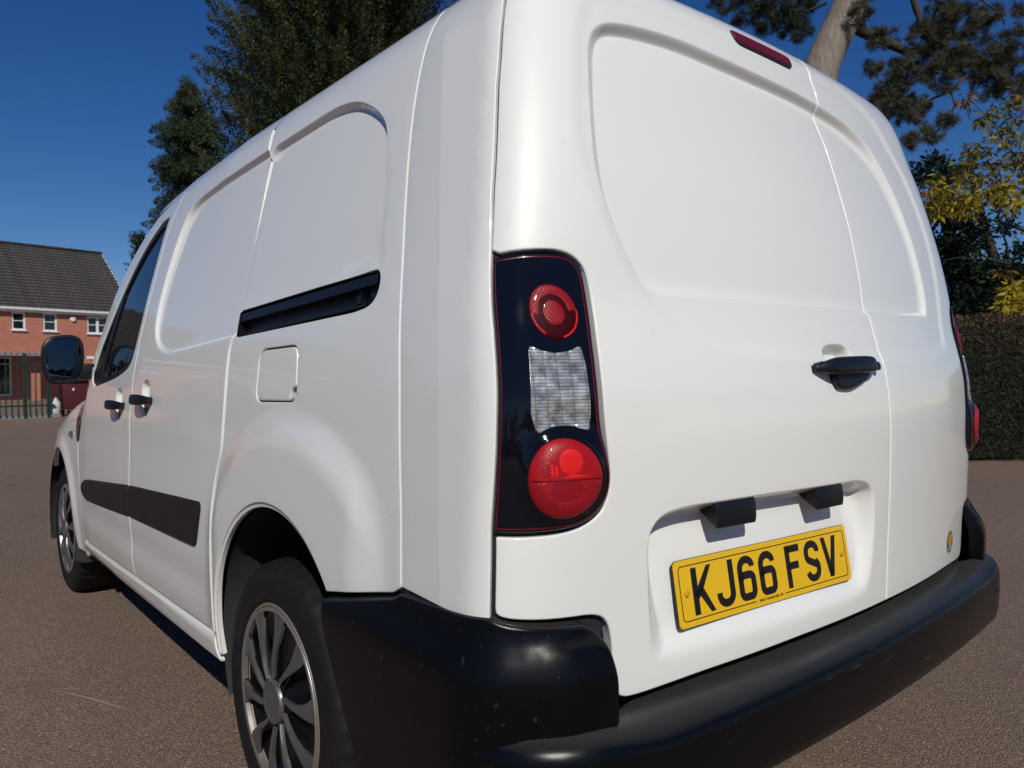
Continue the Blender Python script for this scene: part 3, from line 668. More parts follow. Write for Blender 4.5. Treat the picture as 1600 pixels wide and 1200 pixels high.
# ---- door mirror
def mirror(sg):
    def rr(cx, cz, w, h, y, n=28, e=3.2, skew=0):
        o = []
        for a in np.linspace(0, 2*PI, n, endpoint=False):
            c_, s_ = math.cos(a), math.sin(a); x = w*np.sign(c_)*abs(c_)**(2/e); z = h*np.sign(s_)*abs(s_)**(2/e)
            o.append((sg*-(cx+x*(1-.10*(z/h < 0)*abs(z/h))), y+.10*(x-0)*1, cz+z+.10*x))
        return o
    secs = [rr(-.998,1.160,.074,.098,2.925), rr(-.998,1.160,.080,.104,2.93), rr(-.998,1.160,.081,.105,2.955), rr(-.995,1.160,.074,.096,2.99), rr(-.985,1.160,.056,.070,3.02), rr(-.975,1.16,.03,.035,3.035)]
    for s_ in secs:
        for i, p in enumerate(s_): s_[i] = (-abs(p[0])*(-sg) if False else p[0], p[1], p[2])
    o = loft('wing_mirror', [[(sg*abs(p[0]), p[1], p[2]) for p in s_] for s_ in secs], van, M['trim'])
    gl = rr(-.998,1.160,.066,.089,2.9225); n = len(gl); mesh('mirror_glass', [(sg*abs(p[0]), p[1], p[2]) for p in gl], [tuple(range(n)) if sg > 0 else tuple(range(n-1,-1,-1))], o, M['mirror'])
    rim = [[(sg*abs(p[0]), p[1], p[2]) for p in rr(-.998,1.160,w,h,y)] for w,h,y in ((.071,.094,2.922),(.066,.089,2.9215),(.0655,.0885,2.926))]
    loft('mirror_bezel', rim, o, M['gloss'], caps=False)
    bm = bmesh.new(); box(bm, (sg*.885, 2.965, 1.110), (.11,.06,.068)); box(bm, (sg*.862, 2.955, 1.090), (.05,.12,.110)); bevel(bm, .008); bm_obj('mirror_arm', bm, o, M['trim'], 35)
mirror(-1); mirror(1)
# ---- tail lights
def circ(cx, cz, rx, rz, n=40): return np.array([(cx+rx*math.cos(a), cz+rz*math.sin(a)) for a in np.linspace(0, 2*PI, n, endpoint=False)])
def tl_disp(uv):
    s, z = np.abs(uv[:,0]), uv[:,1]
    return .004+.015*sstep(1.25, .55, np.hypot((s-.787)/.062, (z-.923)/.072))*sstep(.905,.84,s)
light_parts = []
lamp = panel('tail_light', rear_pt, tl, van, M['smoke'], disp=tl_disp, h=.02, he=.006, gap=.001, er=.004, flange=.02)
back = panel('light_seat', rear_pt, tli, lamp, M['seal'], h=.05, he=.012, off=-.012, er=0, flange=0)
def lp(name, P, m, off, er=.002, h=.012, he=.005, holes=()):
    return panel(name, rear_pt, P, lamp, m, disp=lambda uv: tl_disp(uv)+off, h=h, he=he, er=er, flange=.003, holes=holes, uvo=tuple(P.mean(0)))
o1 = inset(ccw(resample(tl,.006)), .0055); lp('lens_line', o1, M['redline'], .0006, .0003, .03, .006, [inset(o1, .0018)[::-1]])
def dome(P, k):
    c = P.mean(0); r = (P.max(0)-P.min(0))/2
    return lambda uv: k*np.sqrt(np.clip(1-np.sum(((uv-c)/r)**2,1), 0, 1))
def lpd(name, P, m, off, k, **kw):
    dm = dome(P, k); return panel(name, rear_pt, P, lamp, m, disp=lambda uv: tl_disp(uv)+off+dm(uv), h=.010, he=.004, er=.001, flange=.003, uvo=tuple(P.mean(0)), **kw)
U = circ(-0.7831,1.1722,0.0358,0.0435); lpd('upper_lens', U, M['redark'], .0008, .0035)
arc = lambda cx, cz, rx, rz, a0, a1, k: np.array([(cx+rx*math.cos(a), cz+rz*math.sin(a)) for a in np.linspace(a0,a1,22)]+[(cx+k*rx*math.cos(a), cz+k*rz*math.sin(a)) for a in np.linspace(a1,a0,22)])
def lp2(name, P, m, base, k, off):
    dm = dome(base, k); return panel(name, rear_pt, P, lamp, m, disp=lambda uv: tl_disp(uv)+off+dm(uv), h=.008, he=.0035, er=.0004, flange=.002, uvo=tuple(base.mean(0)))
lp2('reflector_band', arc(-0.7830,1.1722,0.0338,0.0411,R(2),R(190),.64), M['reddot'], U, .0035, .0013)
lp2('lens_edge', arc(-0.7830,1.1722,0.0348,0.0426,R(-75),R(5),.93), M['redhot'], U, .0035, .0013)
lp2('lens_edge', arc(-0.7830,1.1722,0.0348,0.0426,R(185),R(240),.90), M['red'], U, .0035, .0013)
lp2('bullseye', circ(-0.7831,1.1693,0.0152,0.0191,24), M['reddot'], U, .0035, .0014)
L = circ(-0.7955,0.9226,0.0491,0.0593); lpd('lower_lens', L, M['red'], .0008, .0045)
lp2('reflector_band', arc(-0.7954,0.9226,0.0476,0.0578,R(184),R(356),.58), M['reddot'], L, .0045, .0013)
lp2('bullseye', circ(-0.7892,0.9482,0.0159,0.0188,24), M['redhot'], L, .0045, .0014)
for q_ in range(4): lp2('facet', curve([(-.8065-q_*.0055,.927,.0004),(-.8102-q_*.0055,.9275+q_*.001,.0004),(-.8102-q_*.0055,.944+q_*.003,.0004),(-.8065-q_*.0055,.941+q_*.003,.0004)], .0004), M['redhot' if q_ < 2 else 'reddot'], L, .0045, .0013)
lp2('divider', curve([(-0.8421,0.9210,.0003),(-0.8421,0.9220,.0003),(-0.7487,0.9221,.0003),(-0.7487,0.9211,.0003)], .0003), M['redark'], L, .0045, .0015)
lp2('facet', curve([(-0.8045,0.9249,.0004),(-0.7795,0.9251,.0004),(-0.7626,0.9265,.0004),(-0.7871,0.9303,.0004)], .0004), M['redhot'], L, .0045, .0013)
lp2('lens_core', circ(-0.7951,0.9024,0.0231,0.0267,28), M['redcore'], L, .0045, .0012)
lp('lens_rim', circ(-0.7944,0.9230,0.0538,0.0658), M['smoke'], .0006, .0025, .01, .005, [circ(-0.7955,0.9226,0.0493,0.0595)[::-1]])
REV = curve([(-0.8286,1.1200,.006),(-0.8095,1.1113,.012),(-0.7898,1.1075,.012),(-0.7675,1.1116,.012),(-0.7538,1.1206,.006),(-0.7504,1.0998,.01),(-0.7503,1.0203,.01),(-0.7558,0.9905,.006),(-0.7736,0.9983,.012),(-0.7909,1.0011,.012),(-0.8104,0.9984,.012),(-0.8281,0.9888,.006),(-0.8364,1.0164,.01),(-0.8338,1.0604,.01)], .01)
panel('reverse_lens', rear_pt, REV, lamp, M['clear'], disp=lambda uv: tl_disp(uv)+.0008+.0022*np.abs(np.sin((uv[:,0]+.829)/.0195*PI)), h=.0035, he=.004, er=.001, flange=.003, uvo=tuple(REV.mean(0)))
# same light on the other side
rlamp = mirror_copy(lamp, van)
for ch in list(lamp.children): mirror_copy(ch, rlamp, ch.name.split('.')[0])
# ---- high brake light
BR = curve([(-.213,1.787,.02),(-.205,1.802,.02),(.008,1.7995,.02),(.018,1.790,.02),(.012,1.766,.02),(-.200,1.768,.02)], .02)
bl = panel('brake_light', rear_pt, BR, ldoor, M['seal'], h=.02, he=.006, er=.001, off=.001, flange=.006)
panel('brake_lens', rear_pt, inset(ccw(resample(BR,.005)), .003), bl, M['brake'], h=.012, he=.005, er=.003, off=.003, flange=.004, uvo=(-.1,1.78))
# ---- rear door handle
def rear_handle():
    secs = []
    for t in np.linspace(-1, 1, 21):
        s = -.086+t*.120; k = max(0, 1-abs(t)**4)
        zc = 1.086+.003*t; hh = .0165*(.62+.38*k)*np.interp(t,[-1,-.6],[.6,1]); d = .010+.024*(1-abs(t)**4)
        sec = []
        for a in np.linspace(0, 2*PI, 18, endpoint=False):
            ca, sa = math.cos(a), math.sin(a)
            sec.append(tuple(on_rear(s, zc+hh*np.sign(sa)*abs(sa)**.6, d-.010+.011*np.sign(ca)*abs(ca)**.6)[0]))
        secs.append(sec)
    o = loft('door_handle', secs, ldoor, M['trim'])
    pl = curve([(-.150,1.075,.01),(.010,1.078,.01),(-.018,1.058,.015),(-.085,1.041,.02),(-.140,1.045,.012)], .015)
    panel('handle_escutcheon', rear_pt, pl, o, M['trim'], h=.02, he=.006, er=.006, off=.014, flange=.034)
    for sx in (-.190, .035):
        V = [[tuple(on_rear(sx+.011*math.cos(a), 1.086+.009*math.sin(a), d)[0]) for a in np.linspace(0,2*PI,12,endpoint=False)] for d in (-.003, .016)]
        loft('handle_foot', V, o, M['trim'])
rear_handle()
# ---- number plate lamp hoods
def hood(s0, s1):
    secs = []
    for s in (s0, s0+.004, s1-.004, s1):
        e = .002 if s in (s0, s1) else 0
        base = lambda z, d: tuple(on_rear(s, z, d)[0])
        secs.append([base(.856,-.044), base(.857,-.010), base(.8535+e*.2,-.004-e), base(.845,-.0005-e), base(.822,.0015-e), base(.8115+e,.0005-e), base(.810+e,-.003), base(.815,-.008), base(.838,-.045)])
    loft('plate_lamp', secs, ldoor, M['trim'], sharp=30)
hood(-.494, -.392); hood(-.205, -.108)
# ---- number plate
pc = on_rear(-.314, .703, -.0245)[0]; sl_ = 2*.121*-.307
plate = empty('number_plate'); plate.parent = van
ex = Vector((math.cos(sl_), math.sin(sl_), 0)); ez0 = Vector((0,0,1)); nrm = Vector((math.sin(sl_), -math.cos(sl_), 0))
ez = (ez0*math.cos(.163)-nrm*math.sin(.163)).normalized(); nrm = ex.cross(ez).normalized()
plate.matrix_local = Matrix(((ex.x, ez.x, nrm.x, pc[0]), (ex.y, ez.y, nrm.y, pc[1]), (ex.z, ez.z, nrm.z, pc[2]), (0,0,0,1)))
def rrect(w, h, r, n=6): return curve([(-w/2,-h/2,r),(w/2,-h/2,r),(w/2,h/2,r),(-w/2,h/2,r)], r, n)
def flat(name, P, z0, z1, parent, m, holes=()):
    loops = [P]+list(holes); V = []; E_ = []
    for L_ in loops:
        b = len(V); V += [Vector(p[:2]) for p in L_]; E_ += [(b+i, b+(i+1)%len(L_)) for i in range(len(L_))]
    r = delaunay_2d_cdt(V, E_, [], 0, 1e-7); UV = np.array([tuple(v) for v in r[0]]); T = np.array([tuple(f) for f in r[2]]); c = UV[T].mean(1); k = inside(c, np.asarray(P))
    for L_ in holes: k &= ~inside(c, np.asarray(L_))
    VV = [(x,y,z1) for x,y in UV]; F = []
    for q in T[k]:
        a, b, d = UV[q]; F.append(tuple(q) if (b[0]-a[0])*(d[1]-a[1])-(d[0]-a[0])*(b[1]-a[1]) > 0 else tuple(q[::-1]))
    for L_ in loops:
        L2 = np.asarray(L_); L2 = L2 if area(L2) > 0 else L2[::-1]; b = len(VV); n = len(L2); VV += [(p[0],p[1],z1) for p in L2]+[(p[0],p[1],z0) for p in L2]
        F += [(b+i, b+n+i, b+n+(i+1)%n, b+(i+1)%n) for i in range(n)]
    return mesh(name, VV, F, parent, m)
P = rrect(.520,.111,.010); flat('plate_backing', rrect(.5215,.1125,.0105), -.0006, .0012, plate, M['ink']); flat('plate_face', P, -.0005, .0020, plate, M['plate'])
W1, H1 = .498, .0905
fr = rrect(W1, H1, .008, 5); fr = fr if area(fr) > 0 else fr[::-1]
def strokes(name, lines, hw, parent, m, z0=.0018, z1=.0025, clampz=None, closed=False):
    V, F = [], []
    for ln in lines:
        p = np.array(ln, float); n = len(p)
        d = np.diff(p, axis=0); d /= np.linalg.norm(d,axis=1)[:,None]; nn_ = np.stack([-d[:,1], d[:,0]],1)
        mi = np.vstack([nn_[:1], nn_[:-1]+nn_[1:], nn_[-1:]]); den = np.r_[1, np.sum(mi[1:-1]*nn_[1:],1), 1] if n > 2 else np.ones(2)
        mi = mi/np.maximum(den,.5)[:,None]
        a, b_ = p+mi*hw, p-mi*hw
        if clampz: a[:,1] = np.clip(a[:,1], *clampz); b_[:,1] = np.clip(b_[:,1], *clampz)
        b = len(V)
        for i in range(n): V += [(a[i,0],a[i,1],z1),(b_[i,0],b_[i,1],z1),(a[i,0],a[i,1],z0),(b_[i,0],b_[i,1],z0)]
        for i in range(n-1):
            q = b+i*4; F += [(q+1,q+5,q+4,q),(q,q+4,q+6,q+2),(q+1,q+3,q+7,q+5)]
        F += [(b,b+2,b+3,b+1),(b+4*n-4,b+4*n-3,b+4*n-1,b+4*n-2)]
    return mesh(name, V, F, parent, m)
# border: open along the foot where the dealer's name stands
k = np.argmin(np.abs(fr[:,0])+np.where(fr[:,1] < 0, 0, 9)); top = fr
lo_ = [tuple(p) for p in fr]
bl_ = [(.034,-H1/2)]+[p for p in lo_ if p[0] > 0 and p[1] < 0]+[p for p in lo_ if p[0] > 0 and p[1] > 0]+[p for p in lo_ if p[0] < 0 and p[1] > 0]+[p for p in lo_ if p[0] < 0 and p[1] < 0]+[(-.054,-H1/2)]
strokes('plate_border', [bl_], .0008, plate, M['ink'], clampz=(-.06,.06))
h_, w_ = .079, .050; T_ = .0069
def arcp(cx, cy, rx, ry, a0, a1, n=8): return [(cx+rx*math.cos(R(a)), cy+ry*math.sin(R(a))) for a in np.linspace(a0, a1, n)]
G = {
 'K': [[(.007,0),(.007,.079)], [(.010,.030),(.0225,.046),(.047,.086)], [(.0195,.043),(.0275,.030),(.0475,-.006)]],
 'J': [[(.043,.079),(.043,.022)]+arcp(.025,.0215,.018,.0150,0,-180,12)+[(.007,.026)]],
 '6': [[(.0415,.0585)]+arcp(.025,.056,.018,.0165,25,180,12)+[(.007,.022)]+arcp(.017,.0165,.010,.0100,180,270,5)+arcp(.033,.0165,.010,.0100,270,360,5)+arcp(.033,.035,.010,.0100,0,90,5)+arcp(.017,.035,.010,.0100,90,180,5)],
 'F': [[(.007,0),(.007,.079)], [(.007,.0722),(.046,.0722)], [(.007,.0405),(.040,.0405)]],
 'S': [[(.0420,.0560)]+arcp(.025,.0575,.0180,.0150,10,180,11)+arcp(.0185,.0515,.0115,.0110,180,240,4)+[(.0345,.0330)]+arcp(.0315,.0265,.0115,.0110,50,0,4)+arcp(.025,.0215,.0180,.0150,0,-170,11)],
 'V': [[(.0055,.083),(.0205,.020),(.025,-.002)], [(.0445,.083),(.0295,.020),(.025,-.002)]],
}
x = -.219
for i, ch in enumerate('KJ66FSV'):
    ol = [[(x+p[0], p[1]-h_/2) for p in ln] for ln in G[ch]]
    strokes('plate_character', ol, T_, plate, M['ink'], clampz=(-h_/2, h_/2)); x += w_+.011+(.022 if i == 3 else 0)
def text(name, s, size, x, y, z, parent, m, align='CENTER'):
    cu = bpy.data.curves.new('text', 'FONT'); cu.body = s; cu.size = size; cu.align_x = align; cu.extrude = .0003
    to = bpy.data.objects.new('text', cu); COL.objects.link(to); dg = bpy.context.evaluated_depsgraph_get(); dg.update()
    me = bpy.data.meshes.new_from_object(to.evaluated_get(dg)); bpy.data.objects.remove(to); me.materials.clear()
    o = link(name, me, parent, m); o.location = (x, y, z); return o
text('dealer_name', 'Ideal Commercials Ltd', .0078, -.010, -.0476, .0023, plate, M['ink'])
text('dealer_code', '0000 146', .0040, -.010, -.0525, .0023, plate, M['ink']) if False else None
text('maker_code', 'BSAU145e', .0040, .226, -.0470, .0023, plate, M['ink'], 'RIGHT') if False else None
for sx in (-.2345, .2345):
    a = np.linspace(0, 2*PI, 14, endpoint=False)
    loft('plate_screw', [[(sx+r_*math.cos(t_), r_*math.sin(t_)*1.0, zz_) for t_ in a] for r_, zz_ in ((.0062,.0018),(.0062,.004),(.0045,.0062),(.0018,.0062),(.0015,.004))], plate, M['screw'])
# ---- sticker on the right door
def sticker(P, m, off, nm): return panel(nm, rear_pt, P, rdoor, m, h=.01, he=.004, er=0, off=off, flange=0)
sticker(circ(.560,.628,.033,.030), M['stk_w'], .0004, 'sticker'); sticker(circ(.560,.628,.030,.027), M['stk_k'], .0007, 'sticker_ring'); sticker(circ(.560,.634,.025,.018), M['stk_o'], .0010, 'sticker_disc'); sticker(circ(.562,.612,.022,.007), M['stk_w'], .0011, 'sticker_band')

# ---- rear bumper
def bplan(s):
    """outer plan curve of the step bumper: s=0 centre; returns x,y and inward normal"""
    a = abs(s)
    if a <= .72: x, y = a, -.045+.066*a*a; nx, ny = -2*.066*a, 1
    else:
        t = min(1,(a-.72)/.36); p0, p1, p2, p3 = (.72,-.0108),(.862,.0000),(.950,.080),(.955,.26)
        q = [(1-t)**3, 3*t*(1-t)**2, 3*t*t*(1-t), t**3]; x = sum(q[i]*[p0,p1,p2,p3][i][0] for i in range(4)); y = sum(q[i]*[p0,p1,p2,p3][i][1] for i in range(4))
        d = [3*(1-t)**2, 6*t*(1-t), 3*t*t]; dx = d[0]*(p1[0]-p0[0])+d[1]*(p2[0]-p1[0])+d[2]*(p3[0]-p2[0]); dy = d[0]*(p1[1]-p0[1])+d[1]*(p2[1]-p1[1])+d[2]*(p3[1]-p2[1]); nx, ny = -dy, dx
        y += max(0, a-1.08)
    l = math.hypot(nx, ny); return x*np.sign(s) if s else 0, y, nx/l*np.sign(s) if s else 0, ny/l
PROF_STEP = [(.095,.5485),(.070,.5480),(.052,.5450),(.030,.5380),(.016,.5300),(.007,.5200),(.002,.5080),(.000,.494),(.000,.470),(.002,.440),(.004,.415),(.008,.398),(.016,.389),(.030,.386),(.08,.400)]
def step_sec(s):
    a = abs(s); x, y, nx, ny = bplan(s); k = sstep(.66,.80,np.array(a)); sec = []
    top = .0+.006*k
    for d, z in PROF_STEP:
        d2 = d*(1-.55*k) if z > .50 else d
        z2 = z+.004*math.cos(s*2)*0
        sec.append((x+nx*d2, y+ny*d2, z2+(top if z > .5 else 0)))
    return sec
ss = np.r_[np.linspace(-1.02,-.62,34), np.linspace(-.60,.60,50), np.linspace(.62,1.02,34)]
bump = mesh('rear_bumper', [], [], van, M['bumper']); bpy.data.objects.remove(bump)
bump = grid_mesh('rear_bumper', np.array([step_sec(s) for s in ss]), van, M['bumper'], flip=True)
bump.data.polygons.foreach_set('use_smooth', [True]*len(bump.data.polygons))
# upper corner pieces that run from the wheel arch round to the doors
def corner_pt(s, z):
    return rear_pt(s, np.maximum(z, .44))*np.array([1,1,0])+np.stack([0*s, 0*s, z+0*s], -1)
def corner_disp(uv):
    s, z = np.abs(uv[:,0]), uv[:,1]
    return .007+.030*sstep(.715,.61,z)+.014*sstep(.86,.78,s)*sstep(.70,.66,z)
yq = float(rear_pt(np.array([-1.2]), np.array([.68]))[0,1])
s_of_y = lambda y_, z_: -(float(Wz(max(z_,.44)))-XR+LC+(y_-float(rear_pt(np.array([-(float(Wz(max(z_,.44)))-XR+LC)]), np.array([max(z_,.44)]))[0,1])))
co = [(s_of_y(AY-.30, .652), .652)]
cp = [(-0.7341,0.5472,.01),(-0.7364,0.6394),(-0.7459,0.6799),(-0.7600,0.6985,.02),(-0.7791,0.6994),(-0.8172,0.7028),(-0.8784,0.7099,.02),(-0.9024,0.7173,.006)]
cp += [(s_of_y(.368,.712), .709, .004), (s_of_y(.385,.70),.698,.006), (s_of_y(.56,.66), .660,.01), (s_of_y(.622,.64), .648, .004)]
cp += [(s_of_y(y_, z_), z_, .03) for y_, z_ in ((.597,.58),(.563,.52),(.522,.45),(.490,.39),(.465,.35))]
cp += [(-1.06,.33,.03),(-.95,.345,.02),(-.88,.40,.02),(-0.8640,0.5480,.025),(-0.8085,0.5481,.02)]
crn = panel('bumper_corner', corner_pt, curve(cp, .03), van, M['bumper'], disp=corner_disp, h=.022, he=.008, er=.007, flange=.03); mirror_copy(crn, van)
bb = []
for s in np.linspace(-1.30, -.735, 40):
    bb.append([tuple(v) for v in corner_pt(np.full(8, s), np.linspace(.43,.70,8))-np.array([-.012,-.012,0])])
gb = grid_mesh('bumper_backing', np.array(bb), van, M['dark']); mirror_copy(gb, van)
# small tow-eye cover outline at the right end
def bump_patch(s0, s1, z0, z1, nm, m, d=.0012):
    P = []
    for s in np.linspace(s0, s1, 6):
        x, y, nx, ny = bplan(s); P.append([(x-nx*d, y-ny*d, z) for z in (z0, z1)])
    return grid_mesh(nm, np.array(P), bump, m)
bump_patch(.705,.745,.435,.437,'cover_edge',M['seal']); bump_patch(.705,.745,.478,.480,'cover_edge',M['seal']); bump_patch(.704,.7065,.435,.480,'cover_edge',M['mould']); bump_patch(.744,.7465,.435,.480,'cover_edge',M['seal'])

# ---- wheels
TR, RR = .325, .222
def wheel(yc, sg, xf):
    w = empty('wheel', (sg*xf, yc, .318)); w.parent = van
    def lathe(name, prof, m, n=72, mod=None, sharp=40):
        P = np.array([[(sg*a, r*math.cos(t), r*math.sin(t)) for a, r in (prof if mod is None else mod(prof, i, n))] for i, t in enumerate(np.linspace(0, 2*PI, n, endpoint=False))])
        o = grid_mesh(name, P, w, m, closed_u=True, flip=sg > 0); 
        return o
    prof = [(-.19,.20),(-.20,.24),(-.20,.29),(-.188,.312),(-.165,.3235),(-.100,.325),(-.040,.3235),(-.020,.3185),(-.008,.309),(.000,.295),(.004,.275),(.004,.262),(.0025,.258),(.0025,.250),(.004,.246),(.003,.236),(-.001,.228),(-.006,.223),(-.02,.219)]
    def mod(p, i, n):
        out = []
        for k, (a, r) in enumerate(p):
            if 3 <= k <= 8 and i % 3 == 2: r -= .007 if k in (4,5,6) else .004
            if k == 5 or False: r -= 0
            out.append((a, r))
        return out
    lathe('tyre', prof, M['tyre'], 132, mod)
    lathe('rim', [(-.018,.2235),(-.004,.226),(.000,.2235),(.000,.218),(-.010,.213),(-.05,.207),(-.075,.12),(-.06,.06),(-.06,.0)], M['lip'], 64)
    lathe('hub', [(-.05,.21),(-.052,.16),(-.045,.10),(-.035,.05),(-.035,.0)], M['rim'], 40)
    tr = lathe('wheel_trim', [(-.012,.2165),(-.002,.2165),(.0015,.2145),(.0025,.2105),(.0005,.2065),(-.010,.2045)], M['ring'], 80)
    # swirling blades
    NB = 10
    def blade(kind, ph, m, name):
        if kind == 'wide': rs = [.055,.085,.12,.155,.185,.2065]; hw = [.0036,.0048,.0072,.0125,.0205,.0275]; tw = [0,.12,.20,.23,.22,.20]; d = [.008,.011,.011,.008,.004,.001]
        else: rs = [.060,.09,.125,.16,.19,.2065]; hw = [.0016,.0018,.0022,.0028,.0045,.0075]; tw = [0,-.02,-.035,-.03,-.01,.01]; d = [.002,.004,.003,.001,-.001,-.002]
        V, F = [], []; n = len(rs)
        for r, h2, t_, dd in zip(rs, hw, tw, d):
            for q, z_ in ((-1,-.010),(-1,-.0012),(-.82,0),(.82,0),(1,-.0012),(1,-.010)):
                an = ph+t_+q*h2/r; V.append((sg*(dd+z_), r*math.cos(an), r*math.sin(an)))
        for i in range(n-1):
            for j in range(5):
                q = (i*6+j, (i+1)*6+j, (i+1)*6+j+1, i*6+j+1); F.append(q if sg < 0 else q[::-1])
        return mesh(name, V, F, tr, m, True, 35)
    for k in range(NB):
        ph = 2*PI*k/NB+.22
        blade('wide', ph, M['silver'], 'blade'); blade('thin', ph+PI/NB, M['pit'], 'rib')
    lathe_o = lathe('trim_back', [(-.016,.206),(-.034,.19),(-.036,.12),(-.016,.07),(.002,.056),(.005,.045)], M['pit'], 60)
    cap = lathe('centre_cap', [(.002,.052),(.011,.050),(.0135,.046),(.0125,.042),(.010,.036),(.0105,.02),(.0107,.0005)], M['silver'], 40)
    return w
wheel(.975, -1, .888); wheel(.975, 1, .888); wheel(3.66, -1, .880); wheel(3.66, 1, .880)
# ------------------------------------------------------------------ the place
m = M['tarmac'] = mat('brown_tarmac', (.12,.09,.078), .85, spec=.35); t = NT(m); c = t.coord()
big = t.noise(c, .35, 6); mid = t.noise(c, 3.0, 5)
v1 = t.n('TexVoronoi'); v1.inputs['Scale'].default_value = 210; t.l(c, v1.inputs['Vector'])
v2 = t.n('TexVoronoi'); v2.inputs['Scale'].default_value = 460; t.l(c, v2.inputs['Vector'])
base = t.mix(t.ramp(big, [(.3,(0,0,0)),(.7,(1,1,1))]), (.212,.148,.112), (.262,.184,.142))
base = t.mix(t.math('MULTIPLY', mid, .5), base, (.215,.156,.122))
hs = t.n('SeparateColor'); t.l(v1.outputs['Color'], hs.inputs[0])
grit = t.ramp(hs.outputs[0], [(0,(.62,.61,.60)),(.45,(.97,.97,.97)),(.88,(1.18,1.15,1.12)),(.975,(1.9,1.85,1.8))])
stain = t.ramp(t.noise(c, 1.1, 7, .65), [(.56,(0,0,0)),(.72,(1,1,1))]); base = t.mix(t.math('MULTIPLY', stain, .35), base, (.085,.062,.052))
base = t.mix(1, base, grit, 'MULTIPLY')
h2 = t.n('SeparateColor'); t.l(v2.outputs['Color'], h2.inputs[0])
base = t.mix(1, base, t.ramp(h2.outputs[1], [(0,(.55,.55,.55)),(.5,(1,1,1)),(1,(1.5,1.45,1.4))]), 'MULTIPLY')
t.l(base, t.b.inputs['Base Color'])
hgt = t.math('ADD', t.math('MULTIPLY', v1.outputs['Distance'], -1.2), t.math('MULTIPLY', v2.outputs['Distance'], -.5))
t.l(t.bump(hgt, .8, .007, t.bump(mid, .15, .02)), t.b.inputs['Normal'])
g = mesh('ground', [(-150,-120,0),(150,-120,0),(150,180,0),(-150,180,0)], [(0,1,2,3)], None, M['tarmac']); struct(g)
# faint pale scuff on the tarmac
M['scuff'] = mat('pale_scuff', (.29,.225,.185), .9)
sp_ = [(70,1078),(110,1084),(150,1094),(190,1106),(212,1110)]; V, F = [], []
def gnd(px, py):
    d = _f+_r*((px-800)/1172.8)+_u*((600-py)/1172.8); return CAM+d*(-CAM.z/d.z)
for i, q in enumerate(sp_):
    p = gnd(*q); w_s = [.0005,.003,.0045,.003,.0005][i]; V += [(p.x-w_s*.6, p.y-w_s, .0012), (p.x+w_s*.6, p.y+w_s, .0012)]
F = [(2*i, 2*i+1, 2*i+3, 2*i+2) for i in range(4)]
struct(mesh('ground_scuff', V, F, None, M['scuff']))
# loose grit on the tarmac
M['grit'] = mat('pale_grit', (.30,.26,.22), .9)
V, F = [], []
for i in range(900):
    d = 1.2+9*random.random()**1.6; a = R(-40+ (10 if random.random()<.5 else 95)+ random.uniform(-22,22)); yaw = .6966+R(random.choice((-1,1))*random.uniform(6,36))
    p = Vector((CAM.x+math.sin(yaw)*d, CAM.y+math.cos(yaw)*d, 0)); s = random.uniform(.0012,.0034)
    if abs(p.x) < 1 and -.2 < p.y < 4.8: continue
    b = len(V); r0 = random.random()*6
    for k in range(4): V.append((p.x+s*math.cos(r0+k*1.57)*random.uniform(.7,1.3), p.y+s*math.sin(r0+k*1.57), .0005))
    V.append((p.x, p.y, s*.9)); F += [(b+k, b+(k+1)%4, b+4) for k in range(4)]
grit_o = mesh('loose_grit', V, F, None, M['grit']); struct(grit_o, 'stuff'); tag(grit_o, 'loose pale grit scattered over the brown tarmac', 'grit')

def _at(px, py, D): return CAM+(_f+_r*((px-800)/1172.8)+_u*((600-py)/1172.8))*D
def fast_mesh(name, V, Q, colors=None, parent=None, material=None):
    V = np.asarray(V, np.float32); Q = np.asarray(Q, np.int32); me = bpy.data.meshes.new(name); n, k = Q.shape
    me.vertices.add(len(V)); me.vertices.foreach_set('co', V.ravel()); me.loops.add(n*k); me.loops.foreach_set('vertex_index', Q.ravel())
    me.polygons.add(n); me.polygons.foreach_set('loop_start', np.arange(0, n*k, k, dtype=np.int32)); me.update(calc_edges=True)
    if colors is not None:
        at = me.color_attributes.new('tint', 'FLOAT_COLOR', 'POINT'); cc = np.ones((len(V),4), np.float32); cc[:,:3] = colors; at.data.foreach_set('color', cc.ravel())
    return link(name, me, parent, material)
def leaf_mat(name, rough=.55, trans=.25):
    m = mat(name, (.1,.1,.1), rough, spec=.3); t = NT(m); a = t.n('VertexColor'); a.layer_name = 'tint'; t.l(a.outputs[0], t.b.inputs['Base Color'])
    tr = t.n('BsdfTranslucent'); t.l(a.outputs[0], tr.inputs[0]); mx = t.n('MixShader'); mx.inputs[0].default_value = trans
    out = [n for n in t.t.nodes if n.type == 'OUTPUT_MATERIAL'][0]; t.l(t.b.outputs[0], mx.inputs[1]); t.l(tr.outputs[0], mx.inputs[2]); t.l(mx.outputs[0], out.inputs[0]); return m
M['needle'] = leaf_mat('conifer_leaf', .6, .12); M['leaf'] = leaf_mat('broad_leaf', .5, .3)
def bark(name, a, b, sc):
    m = mat(name, a, .9); t = NT(m); c = t.coord(); mp = t.n('Mapping'); t.l(c, mp.inputs[0]); mp.inputs['Scale'].default_value = (1,1,.3)
    v = t.n('TexVoronoi', feature='DISTANCE_TO_EDGE'); v.inputs['Scale'].default_value = sc; t.l(mp.outputs[0], v.inputs['Vector'])
    w = t.math('ADD', t.math('MULTIPLY', t.math('MINIMUM', v.outputs[0], .10), .5), t.math('MULTIPLY', t.noise(mp.outputs[0], sc*1.6, 8, .75), .95))
    t.l(t.mix(t.ramp(w, [(.15,(0,0,0)),(.6,(1,1,1))]), b, a), t.b.inputs['Base Color']); t.l(t.bump(w, .8, .04), t.b.inputs['Normal']); return m
